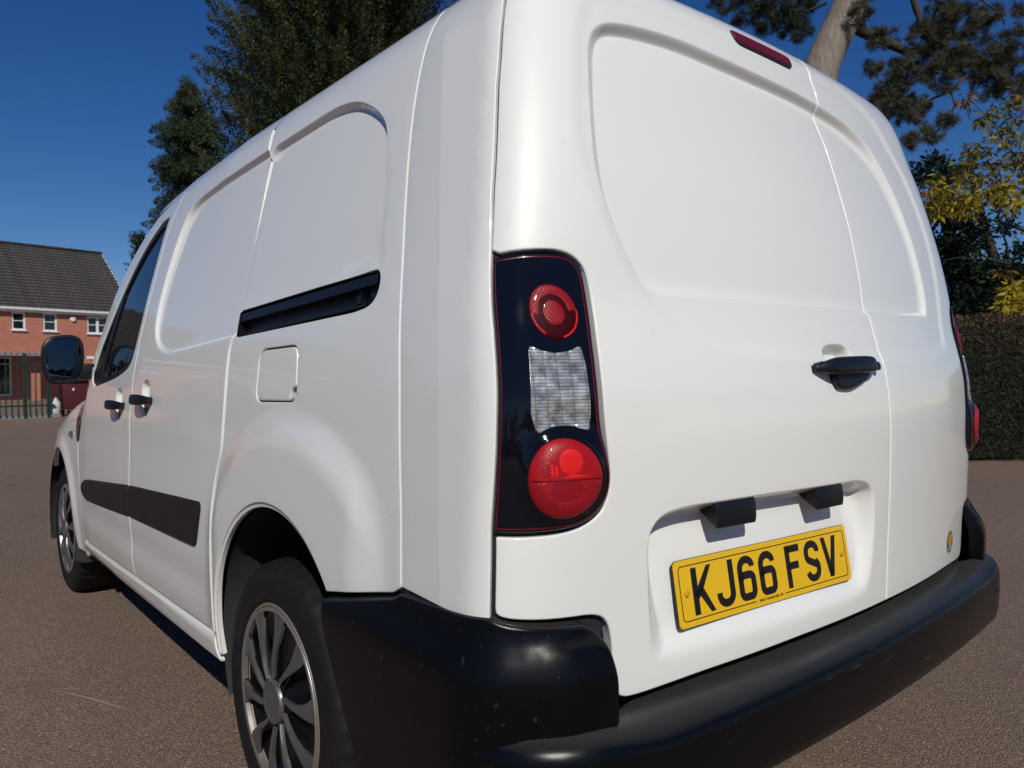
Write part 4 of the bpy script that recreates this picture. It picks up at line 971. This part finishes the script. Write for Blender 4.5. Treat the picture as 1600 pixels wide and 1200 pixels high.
M['bark'] = bark('pine_bark', (.27,.225,.18), (.065,.05,.04), 7); M['darkbark'] = bark('dark_bark', (.05,.04,.03), (.02,.016,.012), 6)
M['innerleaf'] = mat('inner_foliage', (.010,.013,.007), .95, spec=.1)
def unit(a): return a/(np.linalg.norm(a,axis=-1,keepdims=True)+1e-9)
def leaves(P, D, L, W, droop=0., jitter=.35):
    """rhombic leaf quads at P pointing along D"""
    n = len(P); D = unit(D+rng.normal(0, jitter, (n,3))); D[:,2] -= droop; D = unit(D)
    S = unit(np.cross(D, rng.normal(0,1,(n,3)))); L = np.broadcast_to(L,(n,))[:,None]; W = np.broadcast_to(W,(n,))[:,None]
    N = np.cross(S, D); V = np.stack([P, P+D*L*.45+S*W/2+N*W*.12, P+D*L, P+D*L*.45-S*W/2+N*W*.12], 1)
    return V.reshape(-1,3), np.arange(4*n).reshape(-1,4)
def tint(n, cols, per=4, grp=1):
    k = rng.integers(0, len(cols), (n+grp-1)//grp); c = np.repeat(np.array(cols)[k], grp, 0)[:n]*rng.uniform(.7,1.3,(n,1)); return np.repeat(c, per, 0)
def plume_tree(name, base, H, prof, nplume, plen, prad, nleaf, L, W, cols, label, trunk_r, lift=.7, out=1., z0=.05, droop=0., seed=1, group=None, trunk_mat='darkbark', crown_name='crown', core=.46):
    """conifer made of many pointed plumes: prof(t) = crown radius at relative height t"""
    global rng; rng = np.random.default_rng(seed); base = np.array(base, float)
    root = empty(name, tuple(base)); tag(root, label, 'tree', group)
    tv, tf = tube([(0,0,-.2),(0,0,H*.3),(.1,.05,H*.65),(0,.1,H*.97)], [trunk_r, trunk_r*.8, trunk_r*.45, .03], 10); mesh('trunk', tv, tf, root, M[trunk_mat], True)
    t = z0+(1-z0)*rng.random(nplume)**.9; az = rng.random(nplume)*2*PI; rad = np.array([prof(x) for x in t])*rng.uniform(.62,1.12,nplume)
    O = np.stack([np.cos(az)*out, np.sin(az)*out, np.full(nplume, lift)],1); O = unit(O+rng.normal(0,.18,O.shape)); 
    base_p = np.stack([np.cos(az)*rad, np.sin(az)*rad, t*H],1)-O*plen*.75
    lim_v, lim_f = [], []
    for i in range(0, nplume, max(1, nplume//46)):
        e = base_p[i]+O[i]*plen*.5; z_ = max(.5, e[2]-.6*np.hypot(e[0],e[1])*lift); a, b = tube([(0,0,z_), tuple(np.array([e[0]*.5,e[1]*.5,(z_+e[2])/2])), tuple(e)], [trunk_r*.28, trunk_r*.17, .02], 5, False)
        mesh('limb', a, b, root, M[trunk_mat], True)
    u = rng.random((nplume, nleaf)); q = unit(rng.normal(0,1,(nplume,nleaf,3))); ll = plen*rng.uniform(.6,1.25,(nplume,1))
    wid = prad*np.sqrt(np.clip(1-u,0,1))*(.35+.65*np.minimum(1,u*3))
    P = base_p[:,None]+O[:,None]*(u*ll)[...,None]+q*(wid*rng.uniform(.45,1,(nplume,nleaf)))[...,None]
    D = O[:,None]*1.0+q*.7
    V, Q = leaves(P.reshape(-1,3), D.reshape(-1,3), rng.uniform(.7,1.3,nplume*nleaf)*L, W, droop)
    pc_ = np.array(cols)[rng.integers(0,len(cols),nplume)]*rng.uniform(.75,1.3,(nplume,1)); cc = np.repeat(np.repeat(pc_, nleaf, 0)*rng.uniform(.75,1.3,(nplume*nleaf,1)), 4, 0)
    fast_mesh(crown_name, V, Q, cc, root, M['needle'])
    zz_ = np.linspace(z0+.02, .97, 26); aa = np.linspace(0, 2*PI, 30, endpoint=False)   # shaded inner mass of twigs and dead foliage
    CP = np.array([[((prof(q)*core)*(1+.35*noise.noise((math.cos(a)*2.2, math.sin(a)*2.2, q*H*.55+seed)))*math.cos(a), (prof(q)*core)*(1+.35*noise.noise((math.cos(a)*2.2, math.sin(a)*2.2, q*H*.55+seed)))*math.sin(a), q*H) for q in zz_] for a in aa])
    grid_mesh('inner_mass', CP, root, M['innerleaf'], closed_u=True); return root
OL = [(.044,.052,.020),(.066,.067,.023),(.022,.032,.015),(.088,.083,.027),(.030,.044,.021)]
def prof_big(t): return np.interp(t, [0,.15,.45,.7,.9,1], [4.6,4.9,4.5,3.6,1.9,.3])
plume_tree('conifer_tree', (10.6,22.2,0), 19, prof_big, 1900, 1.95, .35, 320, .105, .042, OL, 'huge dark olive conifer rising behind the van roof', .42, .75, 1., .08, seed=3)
def prof_cyp(t): return np.interp(t, [0,.3,.5,.7,.85,.95,1], [1.6,1.5,1.35,1.15,.98,.72,.25])
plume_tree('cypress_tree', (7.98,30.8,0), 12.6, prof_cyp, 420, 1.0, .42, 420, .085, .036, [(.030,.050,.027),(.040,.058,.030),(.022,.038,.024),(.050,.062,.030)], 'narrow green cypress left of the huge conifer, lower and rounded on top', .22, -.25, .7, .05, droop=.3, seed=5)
def prof_s(t): return np.interp(t, [0,.5,1], [.9,.65,.08])
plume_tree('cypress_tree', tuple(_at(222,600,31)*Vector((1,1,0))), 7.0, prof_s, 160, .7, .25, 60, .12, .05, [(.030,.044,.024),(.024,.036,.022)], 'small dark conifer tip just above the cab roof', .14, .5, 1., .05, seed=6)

# ---- pine: trunk, one stout branch, tufts of needles
def pine():
    global rng; rng = np.random.default_rng(11); random.seed(11)
    root = tag(empty('pine_tree', (9.35,5.75,0)), 'pine with pale scaly trunk above the right rear door', 'tree')
    pts = [(-.15,.12,-.1),(0,0,2),(.30,-.22,4),(.64,-.44,6.0),(1.02,-.74,7.02),(1.35,-.9,8.6),(1.4,-.8,11)]; rad = [.42,.36,.31,.275,.26,.22,.12]
    V, F = [], []; a, b = tube(pts, rad, 22); rs = np.array(a)+0
    trunk = mesh('trunk', a, b, root, M['bark'], True)
    limbs, tufts = [], []
    def at(px, py, D):
        d = _f+_r*((px-800)/1172.8)+_u*((600-py)/1172.8); return CAM+d*D-Vector((9.35,5.75,0))
    def limb(ps, r0, r1, name='branch', n=8):
        a, b = tube(ps, list(np.linspace(r0, r1, len(ps))), n); mesh(name, a, b, root, M['darkbark'], True)
    limb([at(1322,34,12.0), at(1350,50,12.1), at(1385,66,12.2), at(1415,80,12.3), at(1450,82,12.5), at(1490,95,12.7)], .105, .04)
    limb([at(1420,-30,12.6), at(1432,15,12.5), at(1440,40,12.4), at(1470,75,12.4)], .07, .03)
    limb([at(1510,118,12.5), at(1485,142,12.4), at(1492,165,12.3), at(1480,190,12.3), at(1452,215,12.2), at(1412,226,12.2)], .032, .010)
    limb([at(1492,162,12.3), at(1510,170,12.3), at(1516,188,12.3)], .014, .005)
    limb([at(1485,142,12.4), at(1455,155,12.3), at(1425,172,12.3), at(1400,195,12.2)], .026, .010)
    limb([at(1525,-10,12.4), at(1540,5,12.4), at(1565,22,12.4), at(1570,40,12.4)], .022, .008)
    limb([at(1530,0,12.4), at(1525,12,12.4), at(1500,30,12.4)], .02, .008)
    limb([at(1290,5,12.6), at(1262,18,12.9), at(1230,15,13.1), at(1190,22,13.4)], .03, .012)
    # tuft centres as blobs along the boughs
    blobs = [((1385,55),18,12.2,6),((1370,62),14,12.2,5),((1440,60),26,12.3,16),((1470,40),32,12.5,22),((1505,35),30,12.6,18),((1545,30),24,12.5,12),((1480,85),36,12.5,26),((1520,90),38,12.7,26),((1560,85),34,12.6,20),((1595,70),26,12.6,12),((1440,105),26,12.3,16),((1410,115),24,12.2,14),((1365,110),12,12.1,6),((1395,135),22,12.2,14),((1380,160),20,12.2,13),((1405,172),22,12.3,13),((1430,170),20,12.3,12),((1545,125),32,12.7,20),((1580,115),30,12.6,16),((1470,120),24,12.4,12),((1600,140),20,12.6,9),((1455,208),16,12.2,8),((1478,190),12,12.3,6),((1425,222),14,12.2,7),((1345,18),16,11.9,9),((1338,30),12,11.9,6),((1480,0),30,12.6,14),((1590,20),12,12.5,4),((1355,-10),14,12,5)]
    dark = [((1130,8),22,13.5,10),((1165,18),24,13.4,13),((1195,30),24,13.3,13),((1225,38),20,13.2,11),((1240,22),22,13.1,12),((1255,45),12,13.1,6),((1245,60),8,13.1,4),((1215,5),26,13.2,12),((1180,-5),26,13.4,10),((1262,5),12,13,6)]
    P, D, C_ = [], [], []
    for lst, cs in ((blobs, [(.050,.056,.028),(.064,.066,.034),(.040,.042,.024),(.075,.062,.040)]), (dark, [(.020,.026,.015),(.028,.032,.018)])):
        for (c0, rp, D0, k) in lst:
            for i in range(int(k*1.7)):
                a = random.random()*2*PI; q = math.sqrt(random.random())*rp; c_ = at(c0[0]+q*math.cos(a), c0[1]+q*math.sin(a), D0+random.uniform(-.45,.45))
                ax = Vector((random.gauss(0,1), random.gauss(0,1), abs(random.gauss(.3,.7)))).normalized(); col = np.array(random.choice(cs))*random.uniform(.75,1.35); nn = 120; tl_ = random.uniform(.10,.22)
                for j in range(nn):
                    u = random.random(); s = Vector((random.gauss(0,1), random.gauss(0,1), random.gauss(0,1))).normalized()
                    P.append(c_+ax*(u-.5)*tl_); D.append(s+ax*.75); C_.append(col*random.uniform(.7,1.3))
    V, Q = leaves(np.array([tuple(p) for p in P]), np.array([tuple(d) for d in D]), rng.uniform(.09,.15,len(P)), .0075, 0, .05)
    fast_mesh('needle_tufts', V, Q, np.repeat(np.array(C_),4,0), root, M['needle'])
pine()
# ---- golden tree and the dark evergreens behind the hedge
def leafy(name, label, base, blobs, cols, nleaf, L, W, droop, seed, trunk_pts, trunk_r, spread=.16, mname='leaf', twigs=(), tw_mat='darkbark'):
    global rng; rng = np.random.default_rng(seed); random.seed(seed); base = Vector(base)
    root = tag(empty(name, tuple(base)), label, 'tree' if 'tree' in name else 'shrub')
    a, b = tube(trunk_pts, list(np.linspace(trunk_r, trunk_r*.4, len(trunk_pts))), 9); mesh('trunk', a, b, root, M[tw_mat], True)
    for ps, r0 in twigs:
        a, b = tube([_at(*p)-base for p in ps], list(np.linspace(r0, r0*.35, len(ps))), 6); mesh('branch', a, b, root, M[tw_mat], True)
    P, D, C_ = [], [], []
    for (px, py, rp, D0, k, ci) in blobs:
        for i in range(k):
            a = random.random()*2*PI; q = math.sqrt(random.random())*rp; c_ = _at(px+q*math.cos(a), py+q*math.sin(a)*.8, D0+random.uniform(-.5,.5))-base
            col = np.array(cols[ci] if random.random() < .8 else random.choice(cols))*random.uniform(.7,1.3)
            for j in range(nleaf):
                s = Vector((random.gauss(0,1), random.gauss(0,1), random.gauss(0,.6))).normalized(); P.append(c_+s*random.random()*spread); D.append(s+Vector((0,0,-.1))); C_.append(col*random.uniform(.75,1.25))
    V, Q = leaves(np.array([tuple(p) for p in P]), np.array([tuple(d) for d in D]), rng.uniform(.7,1.3,len(P))*L, rng.uniform(.8,1.2,len(P))*W, droop, .2)
    fast_mesh('crown', V, Q, np.repeat(np.array(C_),4,0), root, M[mname]); return root
Y_ = [(.30,.205,.014),(.20,.16,.016),(.36,.27,.020),(.13,.115,.018),(.16,.085,.018)]
yb = [(1460,300,20,10.3,9,0),(1490,305,20,10.3,10,2),(1520,315,16,10.2,9,0),(1455,325,16,10.3,9,2),(1505,325,20,10.2,11,2),(1560,305,22,10.2,11,2),(1590,320,16,10.2,9,2),(1575,290,20,10.3,10,0),(1540,285,22,10.4,10,1),(1500,280,18,10.4,8,1),(1470,285,14,10.4,7,1),(1550,255,22,10.5,10,3),(1580,240,22,10.5,10,3),(1600,255,20,10.4,8,1),(1530,230,16,10.5,6,3),(1560,205,16,10.5,6,3),(1515,155,9,10.6,4,4),(1545,182,16,10.6,7,3),(1580,190,18,10.6,7,3),(1595,158,14,10.6,6,4),(1570,168,12,10.6,5,3),(1510,250,12,10.5,5,3),(1590,462,20,9.8,16,2),(1570,475,14,9.8,10,2),(1605,445,14,9.8,8,0),(1598,485,14,9.7,9,2),(1562,424,6,9.9,2,4),(1600,215,16,10.5,6,1),(1615,300,18,10.3,8,2)]
leafy('golden_tree', 'golden yellow leaved tree above the hedge at the right edge', (12.2,3.3,0), yb, Y_, 13, .115, .034, .55, 21, [(0,0,0),(.05,.1,1.2),(-.2,.1,2.4),(-.6,.25,3.4),(-.9,.35,4.3)], .12, .10,
      twigs=[([(1600,360,10.6),(1560,345,10.5),(1520,340,10.4),(1480,350,10.4)],.022),([(1575,412,10.6),(1545,405,10.5),(1525,390,10.4),(1500,360,10.4)],.020),([(1578,420,10.6),(1572,380,10.6),(1560,340,10.5),(1566,290,10.4)],.02),([(1600,260,10.5),(1575,230,10.5),(1550,190,10.6),(1520,160,10.6)],.014),([(1580,300,10.4),(1530,270,10.4),(1480,290,10.4)],.014),([(1545,405,10.5),(1500,402,10.4),(1470,408,10.4)],.010)])
G_ = [(.014,.026,.014),(.020,.034,.016),(.010,.020,.013),(.026,.044,.016)]
db = [(1470,280,16,11.6,14,0),(1455,262,14,11.6,10,0),(1465,250,8,11.6,5,0),(1440,275,14,11.6,10,0),(1500,265,12,11.6,8,2),(1480,330,26,11.4,26,0),(1520,360,30,11.3,22,1),(1500,390,30,11.3,34,0),(1480,420,28,11.2,36,0),(1520,440,34,11.2,44,2),(1560,430,32,11.2,38,2),(1595,430,26,11.2,28,2),(1500,470,28,11.1,36,2),(1545,475,32,11.1,44,2),(1590,475,26,11.1,30,0),(1570,345,20,11.3,8,0),(1600,385,18,11.3,8,1),(1460,390,24,11.4,26,0),(1440,440,30,11.3,30,0),(1520,418,5,10.9,3,3),(1430,350,24,11.5,24,0),(1500,492,26,11.0,34,2),(1545,498,26,11.0,34,2),(1590,498,24,11.0,30,2),(1470,500,24,11.0,26,2)]
leafy('evergreen_tree', 'dense dark evergreen tree filling the gap above the hedge', (12.0,3.9,0), db, G_, 26, .085, .045, .1, 22, [(0,0,0),(-.1,0,1.5),(-.4,.1,3),(-.7,.2,4.2)], .14, .17)
# ---- clipped hedge
def hedge():
    global rng; rng = np.random.default_rng(31); A = np.array([8.15,2.62]); d = np.array([.80,-.60]); n = np.array([-.60,-.80]); H = 1.70; T = 1.3
    x0, x1 = -5.5, 6.0
    root = tag(empty('hedge', (A[0],A[1],0), math.atan2(d[1], d[0])), 'clipped dark green hedge with browned top beyond the tarmac', 'hedge')
    bm = bmesh.new(); box(bm, ((x0+x1)/2, T/2+.08, H/2-.03), (x1-x0-.2, T-.16, H-.12)); bm_obj('hedge_core', bm, root, mat('hedge_core', (.008,.010,.006), .9))
    N = 105000; u = rng.uniform(x0, x1, N); f = rng.random(N); lump = lambda a, b: np.array([.06*noise.noise((x*1.3, y*1.6, 3.1))+.035*noise.noise((x*4, y*4, 1.7)) for x, y in zip(a, b)])
    top = f > .80; z = np.where(top, H+.0, rng.uniform(.03, H, N)); y = np.where(top, rng.uniform(0, T, N), 0.)
    lu = lump(u, np.where(top, y+7, z)); y = np.where(top, y, lu-.02+rng.uniform(-.03,.06,N)); z = np.where(top, H+lu+rng.uniform(-.04,.03,N), z); y = np.where((~top) & (z > H-.08), y+.05*((z-H+.08)/.08)**2, y)
    z = np.where((~top) & (z < .2), z, z)
    P = np.stack([u, y, z],1); D = np.where(top[:,None], [0,-.2,1.], [0,-1.,.35])+rng.normal(0,.7,(N,3))
    V, Q = leaves(P, D, rng.uniform(.028,.050,N), rng.uniform(.012,.018,N), 0, .3)
    br = np.clip((z-1.18)/.40+rng.normal(0,.22,N)+lu*4, 0, 1)[:,None]; gcol = np.array([.022,.030,.014])*rng.uniform(.55,1.5,(N,1)); bcol = np.array([.095,.060,.036])*rng.uniform(.5,1.45,(N,1))
    fast_mesh('hedge_leaves', V, Q, np.repeat(gcol*(1-br)+bcol*br,4,0), root, M['needle'])['kind'] = 'stuff'
hedge()
# ---- house
def brick_mat():
    m = mat('red_brick', (.34,.12,.075), .85); t = NT(m); c = t.coord(); br = t.n('TexBrick'); mp = t.n('Mapping'); t.l(c, mp.inputs[0]); mp.inputs['Rotation'].default_value = (R(90),0,0); t.l(mp.outputs[0], br.inputs['Vector'])
    br.inputs['Scale'].default_value = 1; br.inputs['Brick Width'].default_value = .225; br.inputs['Row Height'].default_value = .075; br.inputs['Mortar Size'].default_value = .008
    br.inputs['Color1'].default_value = (.52,.165,.095,1); br.inputs['Color2'].default_value = (.40,.120,.075,1); br.inputs['Mortar'].default_value = (.42,.29,.23,1)
    t.l(t.mix(t.math('MULTIPLY', t.noise(c, 1.2, 5), .35), br.outputs[0], (.36,.12,.08)), t.b.inputs['Base Color']); t.l(t.bump(br.outputs['Fac'], -.5, .01), t.b.inputs['Normal']); return m
M['brick'] = brick_mat(); M['white'] = mat('white_frame', (.78,.78,.77), .4); M['pane'] = mat('house_pane', (.012,.015,.02), .03, spec=.8); M['grey'] = mat('grey_fascia', (.22,.22,.23), .6)
m = M['tile'] = mat('roof_tile', (.075,.064,.060), .8); t = NT(m); c = t.coord(); vv = t.n('TexVoronoi'); vv.inputs['Scale'].default_value = 3.2; t.l(c, vv.inputs['Vector'])
sc_ = t.n('SeparateColor'); t.l(vv.outputs['Color'], sc_.inputs[0]); t.l(t.mix(t.math('MULTIPLY', sc_.outputs[0], .8), (.052,.044,.041), (.088,.074,.067)), t.b.inputs['Base Color']); t.l(t.bump(t.noise(c, 30, 4), .3, .02), t.b.inputs['Normal'])
M['fence'] = mat('green_fence_paint', (.018,.040,.032), .5); M['curtain'] = mat('dim_room', (.05,.05,.05), .8)
def house():
    P0 = Vector((2.856,43.858,0)); h = Vector((.9835,.181,0)).normalized(); ang = math.atan2(h.y, h.x)
    root = tag(empty('brick_house', tuple(P0), ang), 'red brick house with dark tiled roof and white windows behind the fence', 'house')
    U0, U1, EH, DP, RH = -26., 6.28, 4.62, 8., 8.45
    # front wall with openings (x along the front, y into the house)
    wins = [(.49,1.09,3.57,4.46,1),(1.89,2.53,3.56,4.48,1),(3.99,5.05,3.51,4.42,2)]
    x = -1.9
    while x > U0+1.5:
        wins.append((x-.62, x, 3.57, 4.46, 1)); x -= 2.05
        wins.append((x-1.06, x, 3.52, 4.44, 2)); x -= 2.5
    lowd = [(-30,1.30,0,2.22)]
    xs = sorted({U0, U1}|{w[0] for w in wins}|{w[1] for w in wins}); zs = sorted({2.42, EH}|{w[2] for w in wins}|{w[3] for w in wins}); V, F = [], []
    for i in range(len(xs)-1):
        for j in range(len(zs)-1):
            cx, cz = (xs[i]+xs[i+1])/2, (zs[j]+zs[j+1])/2
            if any(w[0] < cx < w[1] and w[2] < cz < w[3] for w in wins): continue
            b = len(V); V += [(xs[i],0,zs[j]),(xs[i+1],0,zs[j]),(xs[i+1],0,zs[j+1]),(xs[i],0,zs[j+1])]; F.append((b,b+1,b+2,b+3))
    # ground floor: passage opening left of the pier
    for a, b_ in ((1.30,1.72),(3.4,U1),(U0,-9.)):
        b = len(V); V += [(a,0,0),(b_,0,0),(b_,0,2.42),(a,0,2.42)]; F.append((b,b+1,b+2,b+3))
    b = len(V); V += [(U1,0,0),(U1,DP,0),(U1,DP,EH),(U1,DP/2,RH-.1),(U1,0,EH),(U0,0,0),(U0,DP,0),(U0,DP,EH),(U0,DP/2,RH-.1),(U0,0,EH),(U0,DP,0),(U1,DP,0),(U1,DP,EH),(U0,DP,EH)]
    F += [(b,b+1,b+2,b+3,b+4),(b+9,b+8,b+7,b+6,b+5),(b+10,b+13,b+12,b+11)]
    for w in wins:   # reveals
        for q in (((w[0],0,w[2]),(w[0],.12,w[2]),(w[0],.12,w[3]),(w[0],0,w[3])),((w[1],0,w[3]),(w[1],.12,w[3]),(w[1],.12,w[2]),(w[1],0,w[2])),((w[0],0,w[3]),(w[0],.12,w[3]),(w[1],.12,w[3]),(w[1],0,w[3]))):
            b = len(V); V += list(q); F.append((b,b+1,b+2,b+3))
    mesh('wall', V, F, root, M['brick'])
    # recessed ground floor behind the opening
    b_w = mesh('recessed_wall', [(-9,1.3,0),(3.4,1.3,0),(3.4,1.3,2.42),(-9,1.3,2.42),(3.4,0,0),(3.4,0,2.42),(-9,0,2.42),(-9,0,0)], [(0,1,2,3),(4,5,2,1),(7,0,3,6),(6,3,2,5)], root, M['brick'])
    for w in wins:
        fr = empty('window', ((w[0]+w[1])/2, .06, (w[2]+w[3])/2)); fr.parent = root; ww, hh = w[1]-w[0], w[3]-w[2]
        bm = bmesh.new(); k = .075
        for cx, cz, sx, sz in ((0,hh/2-k/2,ww,k),(0,-hh/2+k/2,ww,k),(-ww/2+k/2,0,k,hh-2*k),(ww/2-k/2,0,k,hh-2*k)): box(bm, (cx,0,cz), (sx,.07,sz))
        box(bm, (0,.005,.02), (ww-2*k,.05,.035))
        if w[4] == 2: box(bm, (0,-.002,0), (.12,.066,hh-2*k))
        bm_obj('window_frame', bm, fr, M['white']); box_obj('window_sill', (0,-.09,-hh/2-.03), (ww+.10,.14,.05), fr, M['white'])
        n = w[4]
        for q in range(n):
            for r_ in range(2):
                pw = (ww-2*k)/n; cx = -ww/2+k+pw*(q+.5); cz = (hh/4-k/2)*(1 if r_ else -1)
                mesh('pane', [(cx-pw/2,.02,cz-hh/4+k/2),(cx+pw/2,.02,cz-hh/4+k/2),(cx+pw/2,.02,cz+hh/4-k/2),(cx-pw/2,.02,cz+hh/4-k/2)], [(0,1,2,3)], fr, M['pane'])
    # ground floor glazing seen through the fence
    fr = empty('window', (-.35,1.27,1.25)); fr.parent = root; bm = bmesh.new()
    for cx in (-1.1,-.35,.4,1.12): box(bm, (cx,0,0), (.07,.05,1.95))
    box(bm, (0,.002,.95), (2.3,.05,.08)); box(bm, (0,.002,-.95), (2.3,.05,.08)); bm_obj('window_frame', bm, fr, M['white']); mesh('pane', [(-1.1,.01,-.95),(1.1,.01,-.95),(1.1,.01,.95),(-1.1,.01,.95)], [(0,1,2,3)], fr, M['pane'])
    box_obj('canopy', (-3.6,-.35,2.33), (11.2,.9,.16), root, M['grey']); box_obj('string_course', (5.1,-.02,2.22), (2.3,.06,.16), root, M['white'])
    bm = bmesh.new(); box(bm, ((U0+U1)/2,-.30,EH+.02), (U1-U0+.2,.10,.11)); box(bm, ((U0+U1)/2,-.24,EH-.06), (U1-U0+.2,.03,.16)); box(bm, ((U0+U1)/2,-.12,EH-.13), (U1-U0+.2,.26,.02)); bm_obj('gutter', bm, root, M['white'])
    bm = bmesh.new(); bmesh.ops.create_cone(bm, segments=18, radius1=.14, radius2=.14, depth=.10, cap_ends=True, matrix=Matrix.Translation((3.27,-.05,4.24)) @ Matrix.Rotation(R(90),4,'X')); bevel(bm, .02); bm_obj('alarm_box', bm, root, M['white'], 40)
    # roof laid in courses
    roof = empty('roof', (0,0,0)); roof.parent = root; n = 21; sl = Vector((0, DP/2+.32, RH-EH)); ln = sl.length; dr = sl/ln; up = Vector((0,-dr.z,dr.y))
    mesh('roof_back', [(U0-.1,DP+.32,EH),(U1+.12,DP+.32,EH),(U1+.12,DP/2,RH),(U0-.1,DP/2,RH)], [(0,1,2,3)], roof, M['tile'])
    ntile = 108; tw = (U1-U0+.22)/ntile; Vb, Fb = [], []
    for i in range(ntile):
        for k, (du, dz_) in enumerate(((0,.0),(.25,.009),(.5,.013),(.75,.009),(.97,.002))): Vb.append((U0-.1+(i+du)*tw, dz_))
    me_v, me_f = [], []; c_ = len(Vb)
    for (x_, dz_) in Vb: me_v.append(tuple(Vector((x_,0,0))+up*(dz_+.045)))
    for (x_, dz_) in Vb: me_v.append(tuple(Vector((x_,0,0))+dr*(ln/n*1.06)+up*(dz_+.0)))
    for (x_, dz_) in Vb: me_v.append(tuple(Vector((x_,0,0))+up*(-.01)))
    for i in range(c_-1): me_f += [(i,i+1,c_+i+1,c_+i),(2*c_+i,2*c_+i+1,i+1,i)]
    first = None
    for k in range(n):
        off = Vector((0,-.32,EH))+dr*(ln/n*k)
        if first is None: first = mesh('tile_course', me_v, me_f, roof, M['tile']); o = first
        else: o = first.copy(); COL.objects.link(o); o.parent = roof
        o.location = off+Vector(((k%2)*.06-.03,0,0))
    a, b = tube([(U0-.1,DP/2,RH+.03),(U1+.1,DP/2,RH+.03)], .11, 10); mesh('ridge_tiles', a, b, roof, M['tile'], True)
    bm = bmesh.new(); box(bm, (U1+.08,DP/4-.16,(EH+RH)/2-.06), (.03, ln, .16), Matrix.Rotation(math.atan2(dr.z,dr.y),3,'X')); bm_obj('verge_board', bm, roof, M['white'])
house()
# ---- palisade fence, bin, bag
def fence():
    P0 = Vector((.796,23.608,0)); h = Vector((.9835,.181,0)).normalized(); root = tag(empty('palisade_fence', tuple(P0), math.atan2(h.y,h.x)), 'dark green metal palisade fence in front of the brick house', 'fence')
    M['rust'] = mat('brown_fence_paint', (.10,.06,.045), .6)
    first = None
    for k in range(-30, 9):
        if first is None:
            bm = bmesh.new(); vs = box(bm, (0,0,.94), (.042,.018,1.76)); bm.faces.ensure_lookup_table()
            for v in bm.verts:
                if v.co.z > 1.5: v.co.x *= .35
            first = bm_obj('pale', bm, root, M['fence']); o = first
        else: o = first.copy(); COL.objects.link(o); o.parent = root
        o.location = (k*.145, 0, 0)
    for z in (.35, 1.5): box_obj('fence_rail', (-1.6,.03,z), (5.9,.04,.05), root, M['fence'])
    for x in (-4.4,-1.9,.62,1.20): box_obj('fence_post', (x,.05,.9), (.08,.08,1.8), root, M['fence'])
    box_obj('fence_plinth', (-1.6,.1,.05), (6.2,.15,.10), root, M['grey'])
fence()
def dumpster():
    c = Vector((2.93,24.75,0)); root = tag(empty('wheeled_bin', tuple(c), math.atan2(.181,.9835)), 'maroon wheeled refuse bin below the door mirror', 'bin')
    mm = mat('maroon_plastic', (.085,.016,.022), .45); bm = bmesh.new()
    vs = box(bm, (0,0,.62), (1.26,.78,.86))
    for v in bm.verts:
        if v.co.z < .5: v.co.x *= .84; v.co.y *= .82
    bevel(bm, .04); bm_obj('bin_body', bm, root, mm, 40)
    bm = bmesh.new(); box(bm, (0,0,1.08), (1.36,.88,.06)); box(bm, (0,.0,1.14), (1.26,.80,.10)); box(bm,(0,-.45,1.08),(1.36,.05,.12)); bevel(bm, .02); bm_obj('lid', bm, root, mm, 40)
    for sx in (-.42,.42):
        for sy in (-.25,.25):
            a, b = tube([(sx-.03,sy,.09),(sx+.03,sy,.09)], .09, 14); mesh('wheel', a, b, root, M['tyre'], True, 40)
    for sx in (-.35,.05): box_obj('label_plate', (sx,-.39,.78), (.05,.01,.07), root, M['white'])
dumpster()
def sack():
    c = (2.12,24.1,0); root = tag(empty('rubble_sack', c), 'small white rubble sack standing beside the maroon bin', 'sack'); random.seed(4)
    bm = bmesh.new(); bmesh.ops.create_icosphere(bm, subdivisions=3, radius=1)
    for v in bm.verts:
        n = noise.noise(v.co*2.1+Vector((3,1,2)))*.14; q = v.co.normalized(); e = .78
        v.co = Vector((math.copysign(abs(q.x)**e,q.x)*(.17+n*.12), math.copysign(abs(q.y)**e,q.y)*(.16+n*.12), .29+math.copysign(abs(q.z)**.6,q.z)*.28))
        if v.co.z > .46: v.co.x *= .72+.5*noise.noise(v.co*14); v.co.y *= .75
    bm_obj('sack_body', bm, root, mat('white_woven', (.62,.60,.57), .8), 60)
sack()
# ---- belt of far trees round the yard (mostly seen as reflections)
def belt_trees():
    global rng; rng = np.random.default_rng(77); P, D, C_ = [], [], []
    for a in np.arange(R(150), R(345), R(3.2)):
        r = rng.uniform(38,52); cx, cy = -1+math.sin(a)*r, 0+math.cos(a)*r; H = rng.uniform(3,6.5)
        n = 380; q = rng.normal(0,1,(n,3)); q = unit(q)*rng.uniform(.6,1,(n,1)); P.append(np.stack([cx+q[:,0]*2.6, cy+q[:,1]*2.6, H*.5+q[:,2]*H*.5],1)); D.append(q); C_.append(np.repeat([[.05,.055,.025]],n,0)*rng.uniform(.7,1.4))
    P = np.vstack(P); V, Q = leaves(P, np.vstack(D), .8, .5, 0, .5); o = fast_mesh('tree_belt', V, Q, np.repeat(np.vstack(C_),4,0), None, M['leaf']); struct(o, 'stuff'); tag(o, 'belt of far trees round the open side of the yard', 'trees')
belt_trees()
